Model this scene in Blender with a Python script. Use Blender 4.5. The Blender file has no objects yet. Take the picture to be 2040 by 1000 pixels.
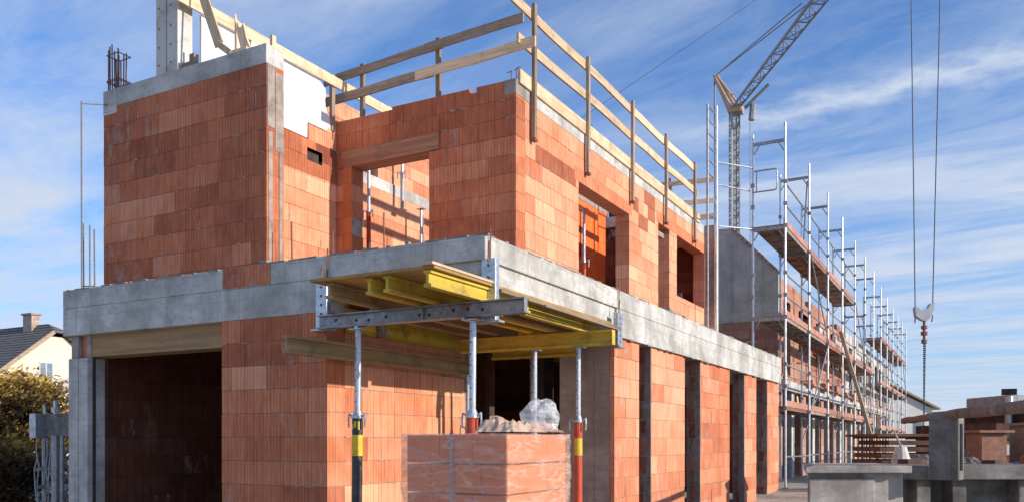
import bpy, math, random
from mathutils import Vector, Matrix, noise as mnoise

S = bpy.context.scene
C = S.collection
PI = math.pi
# camera frame: the camera stands at (0,0,1.6) and looks 28.65 deg to the left of +Y
YAW = math.radians(28.65)
RV = Vector((math.cos(YAW), math.sin(YAW), 0)); FV = Vector((-math.sin(YAW), math.cos(YAW), 0))
def gp(l, t, z):            # ground plan point: l metres to the right of the view axis, t metres ahead
    return RV*l + FV*t + Vector((0, 0, z))

# ------------------------------------------------------------------ materials
def lin(c):
    return (c[0], c[1], c[2], 1)
def new_mat(name):
    m = bpy.data.materials.new(name); m.use_nodes = True
    nt = m.node_tree; nt.nodes.clear()
    out = nt.nodes.new('ShaderNodeOutputMaterial'); b = nt.nodes.new('ShaderNodeBsdfPrincipled')
    nt.links.new(b.outputs[0], out.inputs[0])
    return m, nt, b, out
def N(nt, t, **kw):
    n = nt.nodes.new(t)
    for k, v in kw.items():
        if k in n.inputs.keys(): n.inputs[k].default_value = v
        else: setattr(n, k, v)
    return n
def math_n(nt, op, a, b=None, clamp=False):
    n = nt.nodes.new('ShaderNodeMath'); n.operation = op; n.use_clamp = clamp
    for i, v in enumerate((a, b)):
        if v is None: continue
        if hasattr(v, 'links'): nt.links.new(v, n.inputs[i])
        else: n.inputs[i].default_value = v
    return n.outputs[0]
def coords(nt, stretch=(1, 1, 1), rot=(0, 0, 0)):
    tc = nt.nodes.new('ShaderNodeTexCoord'); mp = nt.nodes.new('ShaderNodeMapping')
    mp.inputs['Scale'].default_value = stretch; mp.inputs['Rotation'].default_value = rot
    nt.links.new(tc.outputs['Object'], mp.inputs[0])
    return mp.outputs[0]
def noise(nt, vec, scale, detail=4, rough=.55, dist=0):
    n = N(nt, 'ShaderNodeTexNoise'); n.inputs['Scale'].default_value = scale
    n.inputs['Detail'].default_value = detail; n.inputs['Roughness'].default_value = rough
    n.inputs['Distortion'].default_value = dist
    nt.links.new(vec, n.inputs['Vector']); return n.outputs['Fac']
def ramp(nt, fac, stops):
    r = nt.nodes.new('ShaderNodeValToRGB'); e = r.color_ramp.elements
    while len(e) < len(stops): e.new(.5)
    for i, (p, c) in enumerate(stops):
        e[i].position = p; e[i].color = lin(c) if not isinstance(c, (int, float)) else (c, c, c, 1)
    nt.links.new(fac, r.inputs[0]); return r.outputs[0]
def mixc(nt, fac, a, b, mode='MIX'):
    n = nt.nodes.new('ShaderNodeMix'); n.data_type = 'RGBA'; n.blend_type = mode
    for i, v in ((0, fac), (6, a), (7, b)):
        if hasattr(v, 'links'): nt.links.new(v, n.inputs[i])
        elif i == 0: n.inputs[0].default_value = v
        else: n.inputs[i].default_value = lin(v)
    return n.outputs[2]
def bump(nt, b, h, strength=.5, dist=.01, prev=None):
    n = nt.nodes.new('ShaderNodeBump'); n.inputs['Strength'].default_value = strength; n.inputs['Distance'].default_value = dist
    nt.links.new(h, n.inputs['Height'])
    if prev is not None: nt.links.new(prev, n.inputs['Normal'])
    if b is not None: nt.links.new(n.outputs[0], b.inputs['Normal'])
    return n.outputs[0]

def simple(name, c1, c2, scale=6, rough=.8, metal=0, stretch=(1, 1, 1), bs=.3, bd=.004, spec=None, dirt=None, fine=60):
    m, nt, b, out = new_mat(name)
    v = coords(nt, stretch)
    f = noise(nt, v, scale, 6, .6)
    col = ramp(nt, f, [(.3, c1), (.7, c2)])
    if dirt:
        d = ramp(nt, noise(nt, coords(nt), 3.1, 10, .75), [(.50, 0), (.66, .9)])
        col = mixc(nt, d, col, dirt)
    oi = nt.nodes.new('ShaderNodeObjectInfo'); k = math_n(nt, 'ADD', math_n(nt, 'MULTIPLY', oi.outputs['Random'], .45 if 'timber' in name or 'plank' in name or 'toe' in name else .16), .74 if 'timber' in name or 'plank' in name or 'toe' in name else .92)
    cc = N(nt, 'ShaderNodeCombineColor'); [nt.links.new(k, cc.inputs[i]) for i in range(3)]
    col = mixc(nt, 1.0, col, cc.outputs[0], 'MULTIPLY')
    nt.links.new(col, b.inputs['Base Color'])
    b.inputs['Roughness'].default_value = rough; b.inputs['Metallic'].default_value = metal
    if spec is not None: b.inputs['Specular IOR Level'].default_value = spec
    f2 = noise(nt, v, fine, 3, .6)
    bump(nt, b, f2, bs, bd)
    return m

def brick_mat(name, dark, mid, light, ribs=True):
    m, nt, b, out = new_mat(name)
    at = N(nt, 'ShaderNodeAttribute', attribute_name='tint'); sep = nt.nodes.new('ShaderNodeSeparateColor')
    nt.links.new(at.outputs['Color'], sep.inputs[0])
    tc = nt.nodes.new('ShaderNodeTexCoord'); sx = nt.nodes.new('ShaderNodeSeparateXYZ')
    nt.links.new(tc.outputs['Object'], sx.inputs[0])
    h = math_n(nt, 'ADD', sx.outputs[0], sx.outputs[1])
    v = coords(nt); vs = coords(nt, (1, 1, .12))
    streak = noise(nt, vs, 38, 2, .5)
    blot = noise(nt, v, 3.0, 6, .65)
    t = math_n(nt, 'ADD', sep.outputs[0], math_n(nt, 'MULTIPLY', math_n(nt, 'SUBTRACT', streak, .5), .40))
    t = math_n(nt, 'ADD', t, math_n(nt, 'MULTIPLY', math_n(nt, 'SUBTRACT', blot, .5), .5))
    col = ramp(nt, t, [(.04, dark), (.45, mid), (.98, light)])
    if ribs:
        s = math_n(nt, 'SINE', math_n(nt, 'MULTIPLY', h, 2*PI/.047))
        s2 = math_n(nt, 'POWER', math_n(nt, 'ABSOLUTE', s), .5)
        g = math_n(nt, 'GREATER_THAN', s, -.62)
        wide = math_n(nt, 'GREATER_THAN', math_n(nt, 'SINE', math_n(nt, 'MULTIPLY', h, 2*PI/.125)), -.95)
        g2 = math_n(nt, 'MULTIPLY', math_n(nt, 'ADD', math_n(nt, 'MULTIPLY', g, .17), .83), math_n(nt, 'ADD', math_n(nt, 'MULTIPLY', wide, .2), .80))
        cg = N(nt, 'ShaderNodeCombineColor'); [nt.links.new(g2, cg.inputs[i]) for i in range(3)]
        col = mixc(nt, 1.0, col, cg.outputs[0], 'MULTIPLY')
        hh = math_n(nt, 'ADD', math_n(nt, 'MULTIPLY', g, .6), wide)
    else: hh = blot
    # mortar smears and lime bloom
    sm = ramp(nt, noise(nt, coords(nt, (1, 1, .5)), 9, 8, .7), [(.50, 0), (.70, .75)])
    smf = math_n(nt, 'MULTIPLY', sm, sep.outputs[1], True)
    bloom = ramp(nt, noise(nt, coords(nt, (1, 1, .35)), 1.7, 8, .7), [(.56, 0), (.78, .35)])
    col = mixc(nt, smf, col, (.44, .37, .33))
    col = mixc(nt, bloom, col, (.62, .36, .26))
    nt.links.new(col, b.inputs['Base Color']); b.inputs['Roughness'].default_value = .86
    b.inputs['Specular IOR Level'].default_value = .25
    nb = bump(nt, None, hh, .45, .003)
    bump(nt, b, noise(nt, v, 90, 3, .6), .35, .003, nb)
    return m

M = {}
M['brick'] = brick_mat('terracotta_block', (.25, .070, .037), (.575, .188, .091), (.89, .45, .275))
M['brick_dusty'] = brick_mat('dusty_terracotta', (.20, .085, .06), (.44, .20, .13), (.62, .40, .31))
M['brick_shade'] = brick_mat('shaded_interior_block', (.05, .016, .010), (.14, .045, .025), (.24, .10, .06))  # darker block copy: indoor shade painted into the colour
M['jamb'] = brick_mat('smooth_orange_jamb', (.32, .10, .04), (.50, .18, .07), (.62, .27, .12), ribs=False)
M['brick_plain'] = brick_mat('orange_clay_block', (.42, .09, .03), (.74, .18, .055), (.85, .28, .12), ribs=False)
M['mortar'] = simple('mortar', (.20, .16, .14), (.42, .36, .32), 7, .95)
def concrete(name, a, b_, stain, streak=.6, lines=1):
    m, nt, b, out = new_mat(name)
    v = coords(nt)
    f = noise(nt, v, 1.6, 9, .65, .4)
    f2 = noise(nt, v, 14, 6, .7)
    col = ramp(nt, f, [(.36, a), (.64, b_)])
    blk = ramp(nt, noise(nt, coords(nt, (1, 1, 2.2)), 5.5, 9, .72, .8), [(.50, 0), (.62, .40)])
    col = mixc(nt, blk, col, tuple(x*.70 for x in a))
    col = mixc(nt, math_n(nt, 'MULTIPLY', f2, .35), col, tuple(x*.62 for x in a))
    st = ramp(nt, noise(nt, coords(nt, (1, 1, .09)), 5, 6, .7), [(.5, 0), (.75, streak)])
    col = mixc(nt, st, col, stain)
    # formwork board joints
    sx = nt.nodes.new('ShaderNodeSeparateXYZ'); nt.links.new(v, sx.inputs[0])
    fr = math_n(nt, 'FRACT', math_n(nt, 'MULTIPLY', math_n(nt, 'ADD', sx.outputs[2], math_n(nt, 'MULTIPLY', f, .02)), 1/.31))
    ln = math_n(nt, 'LESS_THAN', fr, .03)
    fr2 = math_n(nt, 'LESS_THAN', math_n(nt, 'FRACT', math_n(nt, 'MULTIPLY', math_n(nt, 'ADD', sx.outputs[0], sx.outputs[1]), 1/2.47)), .004)
    ln = math_n(nt, 'MAXIMUM', math_n(nt, 'MULTIPLY', ln, .22), math_n(nt, 'MULTIPLY', fr2, .5))
    ln = math_n(nt, 'MULTIPLY', ln, lines)
    col = mixc(nt, ln, col, tuple(x*.5 for x in a))
    vo = N(nt, 'ShaderNodeTexVoronoi'); vo.inputs['Scale'].default_value = 21; nt.links.new(v, vo.inputs['Vector'])
    pit = ramp(nt, vo.outputs['Distance'], [(.03, 1), (.075, 0)])
    pit2 = math_n(nt, 'MULTIPLY', pit, math_n(nt, 'GREATER_THAN', noise(nt, v, 4, 2), .55))
    col = mixc(nt, math_n(nt, 'MULTIPLY', pit2, .7), col, tuple(x*.35 for x in a))
    nt.links.new(col, b.inputs['Base Color']); b.inputs['Roughness'].default_value = .9
    b.inputs['Specular IOR Level'].default_value = .2
    hh = math_n(nt, 'SUBTRACT', math_n(nt, 'ADD', f2, math_n(nt, 'MULTIPLY', noise(nt, v, 60, 4), .4)), math_n(nt, 'ADD', ln, pit2))
    bump(nt, b, hh, .5, .006)
    return m
M['concrete'] = concrete('concrete', (.37, .355, .335), (.74, .72, .69), (.25, .22, .20), .65)
M['concrete_dark'] = concrete('weathered_concrete', (.10, .09, .085), (.34, .32, .30), (.07, .06, .055), .8, 0)
M['concrete_brown'] = concrete('brownish_concrete', (.30, .255, .22), (.48, .42, .37), (.16, .12, .10), .8)
M['concrete_trough'] = concrete('old_precast', (.25, .225, .21), (.58, .54, .51), (.12, .10, .09), .8, 0)
M['gable_concrete'] = concrete('beige_gable_concrete', (.46, .39, .33), (.66, .58, .50), (.30, .24, .20), .7, 0)
M['insul'] = simple('white_foam_sheet', (.66, .64, .61), (.80, .79, .77), 2, .8, bs=.15, stretch=(1, 1, .3), dirt=(.60, .56, .50))
M['white_form'] = simple('whitewashed_form', (.50, .47, .44), (.66, .63, .60), 3, .7, stretch=(1, 1, .2), dirt=(.35, .27, .20))
for ax, st in (('x', (.05, 1, 1)), ('y', (1, .05, 1)), ('z', (1, 1, .05))):
    M['wood_'+ax] = simple('fresh_timber_'+ax, (.56, .37, .21), (.82, .64, .43), 22, .7, stretch=st, dirt=(.42, .29, .19), bd=.003)
    M['oldwood_'+ax] = simple('grey_timber_'+ax, (.22, .15, .10), (.44, .33, .24), 22, .8, stretch=st, dirt=(.22, .17, .13))
    M['yellow_'+ax] = simple('yellow_formwork_'+ax, (.34, .23, .02), (.76, .55, .07), 7, .65, stretch=st, dirt=(.26, .15, .04))
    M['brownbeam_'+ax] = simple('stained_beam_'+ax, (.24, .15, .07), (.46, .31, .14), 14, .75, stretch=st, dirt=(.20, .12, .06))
M['darkwood'] = simple('dark_weathered_pole', (.07, .05, .04), (.20, .155, .12), 9, .85, dirt=(.30, .22, .15), bs=.6, bd=.01)
M['boards'] = simple('dark_red_boards', (.06, .028, .018), (.17, .08, .05), 5, .85, dirt=(.05, .03, .02))
M['orange_wall'] = simple('bright_orange_blockwork', (.90, .13, .02), (1.0, .20, .04), 4, .8, dirt=(.70, .12, .04))
M['lintel_red'] = simple('reddish_formwork_timber', (.30, .13, .07), (.52, .27, .16), 18, .75, stretch=(.05, 1, 1), dirt=(.24, .15, .10))
M['lintel_brown'] = simple('brown_formwork_timber', (.30, .16, .06), (.54, .33, .15), 18, .75, stretch=(.05, 1, 1), dirt=(.30, .22, .12))
M['ply'] = simple('plywood', (.26, .15, .05), (.48, .29, .07), 5, .6, stretch=(1, .2, 1), dirt=(.25, .15, .08))
M['galv'] = simple('galvanised_steel', (.34, .37, .42), (.62, .66, .72), 30, .38, .75, bs=.15, dirt=(.33, .28, .26))
M['galv_dull'] = simple('dull_steel', (.22, .23, .25), (.42, .43, .46), 14, .5, .5, bs=.2, dirt=(.25, .15, .11))
M['galv_lt'] = simple('scaffold_tube', (.46, .48, .52), (.74, .76, .80), 12, .4, .45, bs=.1, dirt=(.36, .32, .30))
M['red_paint'] = simple('red_paint', (.42, .05, .02), (.66, .09, .03), 18, .45, .0, dirt=(.20, .05, .03))
M['black_paint'] = simple('black_paint', (.02, .02, .022), (.05, .05, .055), 18, .4, .0, dirt=(.16, .12, .10))
M['yel_sticker'] = simple('yellow_sticker', (.75, .50, .02), (.85, .62, .03), 9, .5, dirt=(.35, .25, .04))
M['rust'] = simple('rusty_rebar', (.13, .055, .035), (.30, .15, .10), 30, .85)
M['rebar_grey'] = simple('grey_rebar', (.10, .09, .09), (.24, .21, .20), 30, .7)
M['tan_steel'] = simple('tan_painted_steel', (.40, .25, .14), (.58, .40, .25), 6, .5)
M['crane_grey'] = simple('crane_steel', (.14, .14, .16), (.30, .30, .34), 6, .5)
M['crane_light'] = simple('pale_crane_steel', (.26, .28, .32), (.42, .44, .48), 3, .5)
M['cable'] = simple('steel_cable', (.05, .05, .06), (.10, .10, .12), 6, .5)
M['deck'] = simple('scaffold_plank', (.28, .20, .16), (.48, .38, .32), 9, .8, stretch=(1, .1, 1), dirt=(.16, .08, .05))
M['deck_red'] = simple('red_brown_plank', (.24, .10, .065), (.38, .19, .13), 9, .8, stretch=(1, .1, 1), dirt=(.16, .08, .05))
M['toe'] = simple('toe_board_red', (.34, .12, .075), (.50, .24, .17), 5, .75, dirt=(.36, .30, .26))
M['cream'] = simple('cream_render', (.72, .60, .49), (.80, .69, .59), 2, .9)
M['greywall'] = simple('pale_render', (.50, .49, .47), (.60, .59, .58), 1, .9)
M['glass'] = simple('window_glass', (.10, .14, .18), (.25, .32, .40), 2, .08, spec=.8)
M['whiteframe'] = simple('window_frame', (.5, .45, .4), (.65, .6, .55), 3, .6)
M['dark'] = simple('dark_stuff', (.03, .025, .02), (.08, .06, .05), 5, .9)
M['paper'] = simple('sack_paper', (.36, .25, .18), (.60, .45, .35), 7, .75, dirt=(.55, .30, .20))

def roof_mat():
    m, nt, b, out = new_mat('roof_tiles')
    v = coords(nt); sx = nt.nodes.new('ShaderNodeSeparateXYZ'); nt.links.new(v, sx.inputs[0])
    rows = math_n(nt, 'FRACT', math_n(nt, 'MULTIPLY', sx.outputs[2], 1/.22))
    f = noise(nt, v, 4, 6, .7)
    col = ramp(nt, f, [(.3, (.09, .082, .08)), (.7, (.23, .21, .20))])
    col = mixc(nt, math_n(nt, 'LESS_THAN', rows, .3), col, (.02, .017, .016))
    nt.links.new(col, b.inputs['Base Color']); b.inputs['Roughness'].default_value = .85
    bump(nt, b, rows, .8, .04); return m
M['roof'] = roof_mat()
def leaf_mat(name, a, b_, c):
    m, nt, b, out = new_mat(name)
    at = N(nt, 'ShaderNodeAttribute', attribute_name='tint'); sep = nt.nodes.new('ShaderNodeSeparateColor')
    nt.links.new(at.outputs['Color'], sep.inputs[0])
    col = ramp(nt, sep.outputs[0], [(.1, a), (.55, b_), (.95, c)])
    nt.links.new(col, b.inputs['Base Color']); b.inputs['Roughness'].default_value = .6
    tr = nt.nodes.new('ShaderNodeBsdfTranslucent'); nt.links.new(col, tr.inputs[0])
    mx = nt.nodes.new('ShaderNodeMixShader'); mx.inputs[0].default_value = .3
    nt.links.new(b.outputs[0], mx.inputs[1]); nt.links.new(tr.outputs[0], mx.inputs[2]); nt.links.new(mx.outputs[0], out.inputs[0])
    return m
M['leaf'] = leaf_mat('autumn_leaves', (.05, .028, .01), (.22, .14, .03), (.66, .43, .09))
M['leaf_far'] = leaf_mat('far_leaves', (.03, .035, .02), (.07, .08, .035), (.13, .13, .05))
M['bark'] = simple('bark', (.06, .045, .035), (.14, .10, .08), 12, .9)

def film_mat(name, alpha, col, rough=.18):
    m, nt, b, out = new_mat(name)
    b.inputs['Base Color'].default_value = lin(col); b.inputs['Roughness'].default_value = rough
    b.inputs['Specular IOR Level'].default_value = .7
    v = coords(nt)
    w = noise(nt, coords(nt, (.8, .8, 3.2), (.5, .35, 0)), 3.6, 4, .5, .35)
    fold = ramp(nt, w, [(.30, .24), (.46, .32), (.53, .66), (.58, .34), (.8, .5)])
    fac = math_n(nt, 'MULTIPLY', fold, alpha, True)
    fac = math_n(nt, 'ADD', fac, .05, True)
    tr = nt.nodes.new('ShaderNodeBsdfTransparent'); mx = nt.nodes.new('ShaderNodeMixShader')
    nt.links.new(fac, mx.inputs[0]); nt.links.new(tr.outputs[0], mx.inputs[1]); nt.links.new(b.outputs[0], mx.inputs[2]); nt.links.new(mx.outputs[0], out.inputs[0])
    bump(nt, b, w, .8, .05)
    return m
M['film'] = film_mat('stretch_film', .75, (.82, .55, .43))
M['bag'] = film_mat('clear_bag', .8, (.85, .86, .88), .12)

# ------------------------------------------------------------------ mesh builder
ORG = {}
class MB:
    def __init__(s): s.v = []; s.f = []; s.m = []; s.t = []
    def face(s, idx, m=0, t=(.5, 0, 0)): s.f.append(idx); s.m.append(m); s.t.append(t)
    def box(s, x0, x1, y0, y1, z0, z1, m=0, t=(.5, 0, 0)):
        i = len(s.v)
        s.v += [Vector(p) for p in ((x0, y0, z0), (x1, y0, z0), (x1, y1, z0), (x0, y1, z0), (x0, y0, z1), (x1, y0, z1), (x1, y1, z1), (x0, y1, z1))]
        for q in ((0, 3, 2, 1), (4, 5, 6, 7), (0, 1, 5, 4), (1, 2, 6, 5), (2, 3, 7, 6), (3, 0, 4, 7)): s.face([i+k for k in q], m, t)
        return s
    def beam(s, p, q, w, h, up=(0, 0, 1), m=0, t=(.5, 0, 0)):   # rectangular bar p->q, w sideways, h along up
        p, q = Vector(p), Vector(q); d = (q-p).normalized(); u = Vector(up); u = (u-d*u.dot(d)).normalized(); r = d.cross(u)
        i = len(s.v)
        for c in (p, q):
            for a, b in ((-1, -1), (1, -1), (1, 1), (-1, 1)): s.v.append(c+r*(a*w/2)+u*(b*h/2))
        for f in ((3, 2, 1, 0), (4, 5, 6, 7), (0, 1, 5, 4), (1, 2, 6, 5), (2, 3, 7, 6), (3, 0, 4, 7)): s.face([i+k for k in f], m, t)
        return s
    def tube(s, p, q, r, r2=None, n=8, m=0, t=(.5, 0, 0)):
        p, q = Vector(p), Vector(q); r2 = r if r2 is None else r2
        d = (q-p).normalized(); u = d.orthogonal().normalized(); w = d.cross(u); i = len(s.v)
        for c, rr in ((p, r), (q, r2)):
            for k in range(n):
                a = 2*PI*k/n; s.v.append(c+(u*math.cos(a)+w*math.sin(a))*rr)
        for k in range(n): s.face([i+k, i+(k+1) % n, i+n+(k+1) % n, i+n+k], m, t)
        s.face([i+k for k in range(n)][::-1], m, t); s.face([i+n+k for k in range(n)], m, t)
        return s
    def path(s, pts, r, n=6, m=0):
        for a, b in zip(pts, pts[1:]): s.tube(a, b, r, n=n, m=m)
        return s
    def poly(s, pts, depth, m=0, t=(.5, 0, 0)):    # planar polygon extruded by vector depth
        i = len(s.v); n = len(pts); d = Vector(depth)
        s.v += [Vector(p) for p in pts]+[Vector(p)+d for p in pts]
        s.face([i+k for k in range(n)][::-1], m, t); s.face([i+n+k for k in range(n)], m, t)
        for k in range(n): s.face([i+k, i+(k+1) % n, i+n+(k+1) % n, i+n+k], m, t)
        return s
    def ibeam(s, p, q, h, w, m=0, web=.03, fl=.028):   # H20-like formwork beam
        p, q = Vector(p), Vector(q); up = Vector((0, 0, 1))
        s.beam(p+up*(h/2-fl/2), q+up*(h/2-fl/2), w, fl, m=m); s.beam(p-up*(h/2-fl/2), q-up*(h/2-fl/2), w, fl, m=m)
        s.beam(p, q, web, h-2*fl, m=m); return s
    def build(s, name, mats, parent=None, smooth=False, bevel=0):
        if not isinstance(mats, (list, tuple)): mats = [mats]
        o0 = ORG.get(parent, Vector((0, 0, 0)))
        me = bpy.data.meshes.new(name); me.from_pydata([v-o0 for v in s.v], [], s.f)
        for mt in mats: me.materials.append(M[mt] if isinstance(mt, str) else mt)
        me.polygons.foreach_set('material_index', s.m)
        ca = me.color_attributes.new('tint', 'FLOAT_COLOR', 'CORNER')
        buf = []
        for p, t in zip(me.polygons, s.t): buf += [t[0], t[1], t[2], 1]*p.loop_total
        ca.data.foreach_set('color', buf)
        if smooth: me.polygons.foreach_set('use_smooth', [True]*len(me.polygons))
        me.update()
        o = bpy.data.objects.new(name, me); C.objects.link(o)
        if parent: o.parent = parent; ORG[o] = o0
        if bevel:
            b = o.modifiers.new('bevel', 'BEVEL'); b.width = bevel; b.segments = 2; b.limit_method = 'ANGLE'
        return o
def thing(name, label, cat, loc=(0, 0, 0), group=None, rz=0):
    o = bpy.data.objects.new(name, None); C.objects.link(o); o.location = loc; o.rotation_euler.z = rz
    ORG[o] = Vector(loc) if rz == 0 else Vector((0, 0, 0))
    return tag(o, label, cat, group)
def tag(o, label=None, cat=None, group=None, kind=None):
    if label: o['label'] = label
    if cat: o['category'] = cat
    if group: o['group'] = group
    if kind: o['kind'] = kind
    return o
def copy_tree(o, parent=None):
    c = o.copy(); C.objects.link(c); c.parent = parent
    for ch in [x for x in bpy.data.objects if x.parent == o]: copy_tree(ch, c)
    return c

def patch(h, z, s):
    return mnoise.noise(Vector((h*.55+s*7.3, z*1.1, s*3.1)))
def bricks(mb, axis, c0, c1, h0, h1, z0, z1, openings=(), zbase=None, seed=1, bias=0, ch=.25, smear=.05, blobs=.28, edge_smear=(), widths=(.25, .375, .375, .5, .3)):
    """lay a wall of ribbed blocks: axis 'x' runs along X with thickness c0..c1 in Y; every block is its own little box"""
    zb = z0 if zbase is None else zbase
    r0 = math.floor((z0-zb)/ch+1e-6); r1 = math.ceil((z1-zb)/ch-1e-6)
    for r in range(r0, r1):
        za, zc = max(z0, zb+r*ch), min(z1, zb+(r+1)*ch)
        rng = random.Random(seed*1000+r)
        js = []; h = h0-rng.random()*.25; last = .5
        while h < h1:
            w = rng.choice(widths)
            v = .50+patch(h, za*.8, seed)*.30+rng.gauss(0, .05)+bias  # bias: wall tone, sunlit walls painted lighter and shaded walls darker
            if rng.random() < .5: v = last+rng.gauss(0, .03)
            if rng.random() < .06: v += .16
            if rng.random() < .04: v -= .10
            last = v
            g = 1.0 if rng.random() < smear else (.2 if rng.random() < .2 else 0)
            for e in edge_smear:
                if abs(h-e) < .22: g = 1.0
            js.append((h, h+w, (max(0, min(1, v)), g, rng.random()), rng.random()*.004)); h += w
        cuts = sorted({za, zc} | {z for o in openings for z in o[2:4] if za < z < zc})
        for s0, s1 in zip(cuts, cuts[1:]):
            if s1-s0 < .004: continue
            mid = (s0+s1)/2; seg = [(h0, h1)]
            for o in openings:
                if o[2] < mid < o[3]:
                    ns = []
                    for a, b in seg:
                        if o[0] > a: ns.append((a, min(b, o[0])))
                        if o[1] < b: ns.append((max(a, o[1]), b))
                    seg = [x for x in ns if x[1]-x[0] > .01]
            for a, b in seg:
                lo, hi = a+.006, b-.006
                d = .006
                if axis == 'x': mb.box(lo, hi, c0+d, c1-d, s0, s1, 1)
                else: mb.box(c0+d, c1-d, lo, hi, s0, s1, 1)
                for (p, q, t, pr) in js:
                    x0, x1 = max(p, a), min(q, b)
                    if x1-x0 < .012: continue
                    x0 += .0015 if p > a else 0; x1 -= .0015 if q < b else 0
                    zz0 = s0+(.005 if s0 == za else 0); zz1 = s1-(.0015 if s1 == zc else 0)
                    if axis == 'x': mb.box(x0, x1, c0-pr, c1+pr, zz0, zz1, 0, t)
                    else: mb.box(c0-pr, c1+pr, x0, x1, zz0, zz1, 0, t)
                    if blobs and s0 == za and s0 > z0+.05:
                        for _ in range(2):
                            if rng.random() < blobs:
                                w = rng.uniform(.008, .05); hh = rng.uniform(.004, .011); xx = rng.uniform(x0, x1)
                                if xx-w < a or xx+w > b: continue
                                q = (xx-w, xx+w, c0-pr-.004, c1+pr+.004) if axis == 'x' else (c0-pr-.004, c1+pr+.004, xx-w, xx+w)
                                mb.box(q[0], q[1], q[2], q[3], s0-hh, s0+hh*.9, 1)
                        if rng.random() < blobs*.35 and x0 > a+.03:
                            q = (x0-.008, x0+.006, c0-pr-.003, c1+pr+.003) if axis == 'x' else (c0-pr-.003, c1+pr+.003, x0-.008, x0+.006)
                            mb.box(q[0], q[1], q[2], q[3], s0+.02, s0+rng.uniform(.08, .22), 1)
    return mb
BM = ['brick', 'mortar']; BD = ['brick_shade', 'dark']  # BD: blocks and joints painted dark for indoor shade

# ================================================================== SETTING
def ground():
    mb = MB(); nx = 60
    xs = [-900, -400, -200, -100, -60]+[-40+i*2 for i in range(41)]+[60, 100, 200, 400, 900]
    ys = [-300, -100, -40]+[-20+i*2 for i in range(51)]+[100, 140, 200, 400, 1200]
    for y in ys:
        for x in xs:
            u = min(1, max(0, (y-11)/9)); z = .55*u*u*(3-2*u)
            if abs(x) < 60 and -20 < y < 90: z += mnoise.noise(Vector((x*.21, y*.21, 0)))*.07
            mb.v.append(Vector((x, y, z-.05)))
    n = len(xs)
    for j in range(len(ys)-1):
        for i in range(n-1): a = j*n+i; mb.face([a, a+1, a+n+1, a+n])
    m = simple('sandy_ground', (.30, .26, .21), (.52, .46, .38), 1.3, .95, bs=.8, bd=.03, dirt=(.20, .16, .12), fine=14)
    tag(mb.build('ground', m, smooth=True), kind='structure')
ground()

# ================================================================== THE HOUSE
XF = -3.85; XL = -9.90; YF = 6.55; YB = 19.66; ZS = 3.44
H = thing('unfinished_house', 'large unfinished two storey house of terracotta blocks and concrete slabs in the foreground', 'house', (-6.9, 6.55, 0))
UX = -5.37   # upper facade plane

# slab
mb = MB()
mb.box(XL, XF, YF, YB, 3.215, ZS)
o = mb.build('floor_slab', 'concrete', H, bevel=.008)
MB().box(XL, -5.66, YF+.002, YF+.30, 2.88, 3.213).build('edge_beam', 'concrete', H, bevel=.006)
MB().box(XL+.002, XL+.25, YF+.302, YB-.01, 2.88, 3.212).build('edge_beam', 'concrete', H, bevel=.006)
MB().box(-4.14, XF-.002, 9.72, YB-.002, 2.87, 3.213).build('edge_beam', 'concrete', H, bevel=.006)
MB().box(-5.655, XF-.035, YF+.035, YF+.24, 3.0, 3.214).build('edge_beam', 'concrete', H)
MB().box(-4.10, XF-.03, YF+.242, 9.718, 3.0, 3.214).build('edge_beam', 'concrete', H)
mb = MB()   # clay inset in the slab edge
for i, (a, b) in enumerate(((-7.13, -6.94), (-6.935, -6.81), (-6.80, -6.44))):
    mb.box(a, b, YF-.006, YF+.05, 3.225, ZS+.003, 0, (.25+.1*i, 1, 0))
mb.build('clay_edge_tile', 'brick', H)
for (x, y) in ((-5.66, 6.53), (-3.83, 6.60), (-3.83, 9.73)):
    MB().tube((x, y, 3.20), (x+.005, y, 3.50), .008).build('joint_rod', 'rust', H)
# mortar crumbs along the slab edge
mb = MB(); rng = random.Random(5)
for i in range(60):
    if i < 30: x, y = rng.uniform(-9.7, -3.9), YF+rng.uniform(.02, .2)
    else: x, y = XF-rng.uniform(.02, .3), rng.uniform(6.7, 12)
    s = rng.uniform(.006, .022); mb.box(x-s, x+s, y-s, y+s, ZS-.002, ZS+s*1.2)
for i in range(90):
    if i < 45: x = rng.uniform(-9.8, -3.9); w = rng.uniform(.02, .12); mb.box(x-w, x+w, YF-rng.uniform(.002, .008), YF+.03, ZS-rng.uniform(.004, .012), ZS+rng.uniform(.002, .010))
    else: y = rng.uniform(6.6, 19.5); w = rng.uniform(.02, .15); mb.box(XF-.03, XF+rng.uniform(.002, .008), y-w, y+w, ZS-rng.uniform(.004, .012), ZS+rng.uniform(.002, .012))
for i in range(40):
    y = rng.uniform(9.9, 19.5); w = rng.uniform(.02, .12); mb.box(XF-.03, XF+rng.uniform(.001, .007), y-w, y+w, 2.87-rng.uniform(.004, .014), 2.88)
tag(mb.build('mortar_crumbs', 'mortar', H), kind='stuff')
mb = MB(); rng = random.Random(15)
pts = []
for i in range(14):
    y = 11.75+i*.07; w = rng.uniform(.05, .12); h = rng.uniform(.03, .08)
    mb.box(XF-.30-w, XF-.02-rng.uniform(0, .06), y, y+.066, ZS-.002, ZS+h)
mb.build('mortar_heap', 'mortar', H, bevel=.01)

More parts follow.
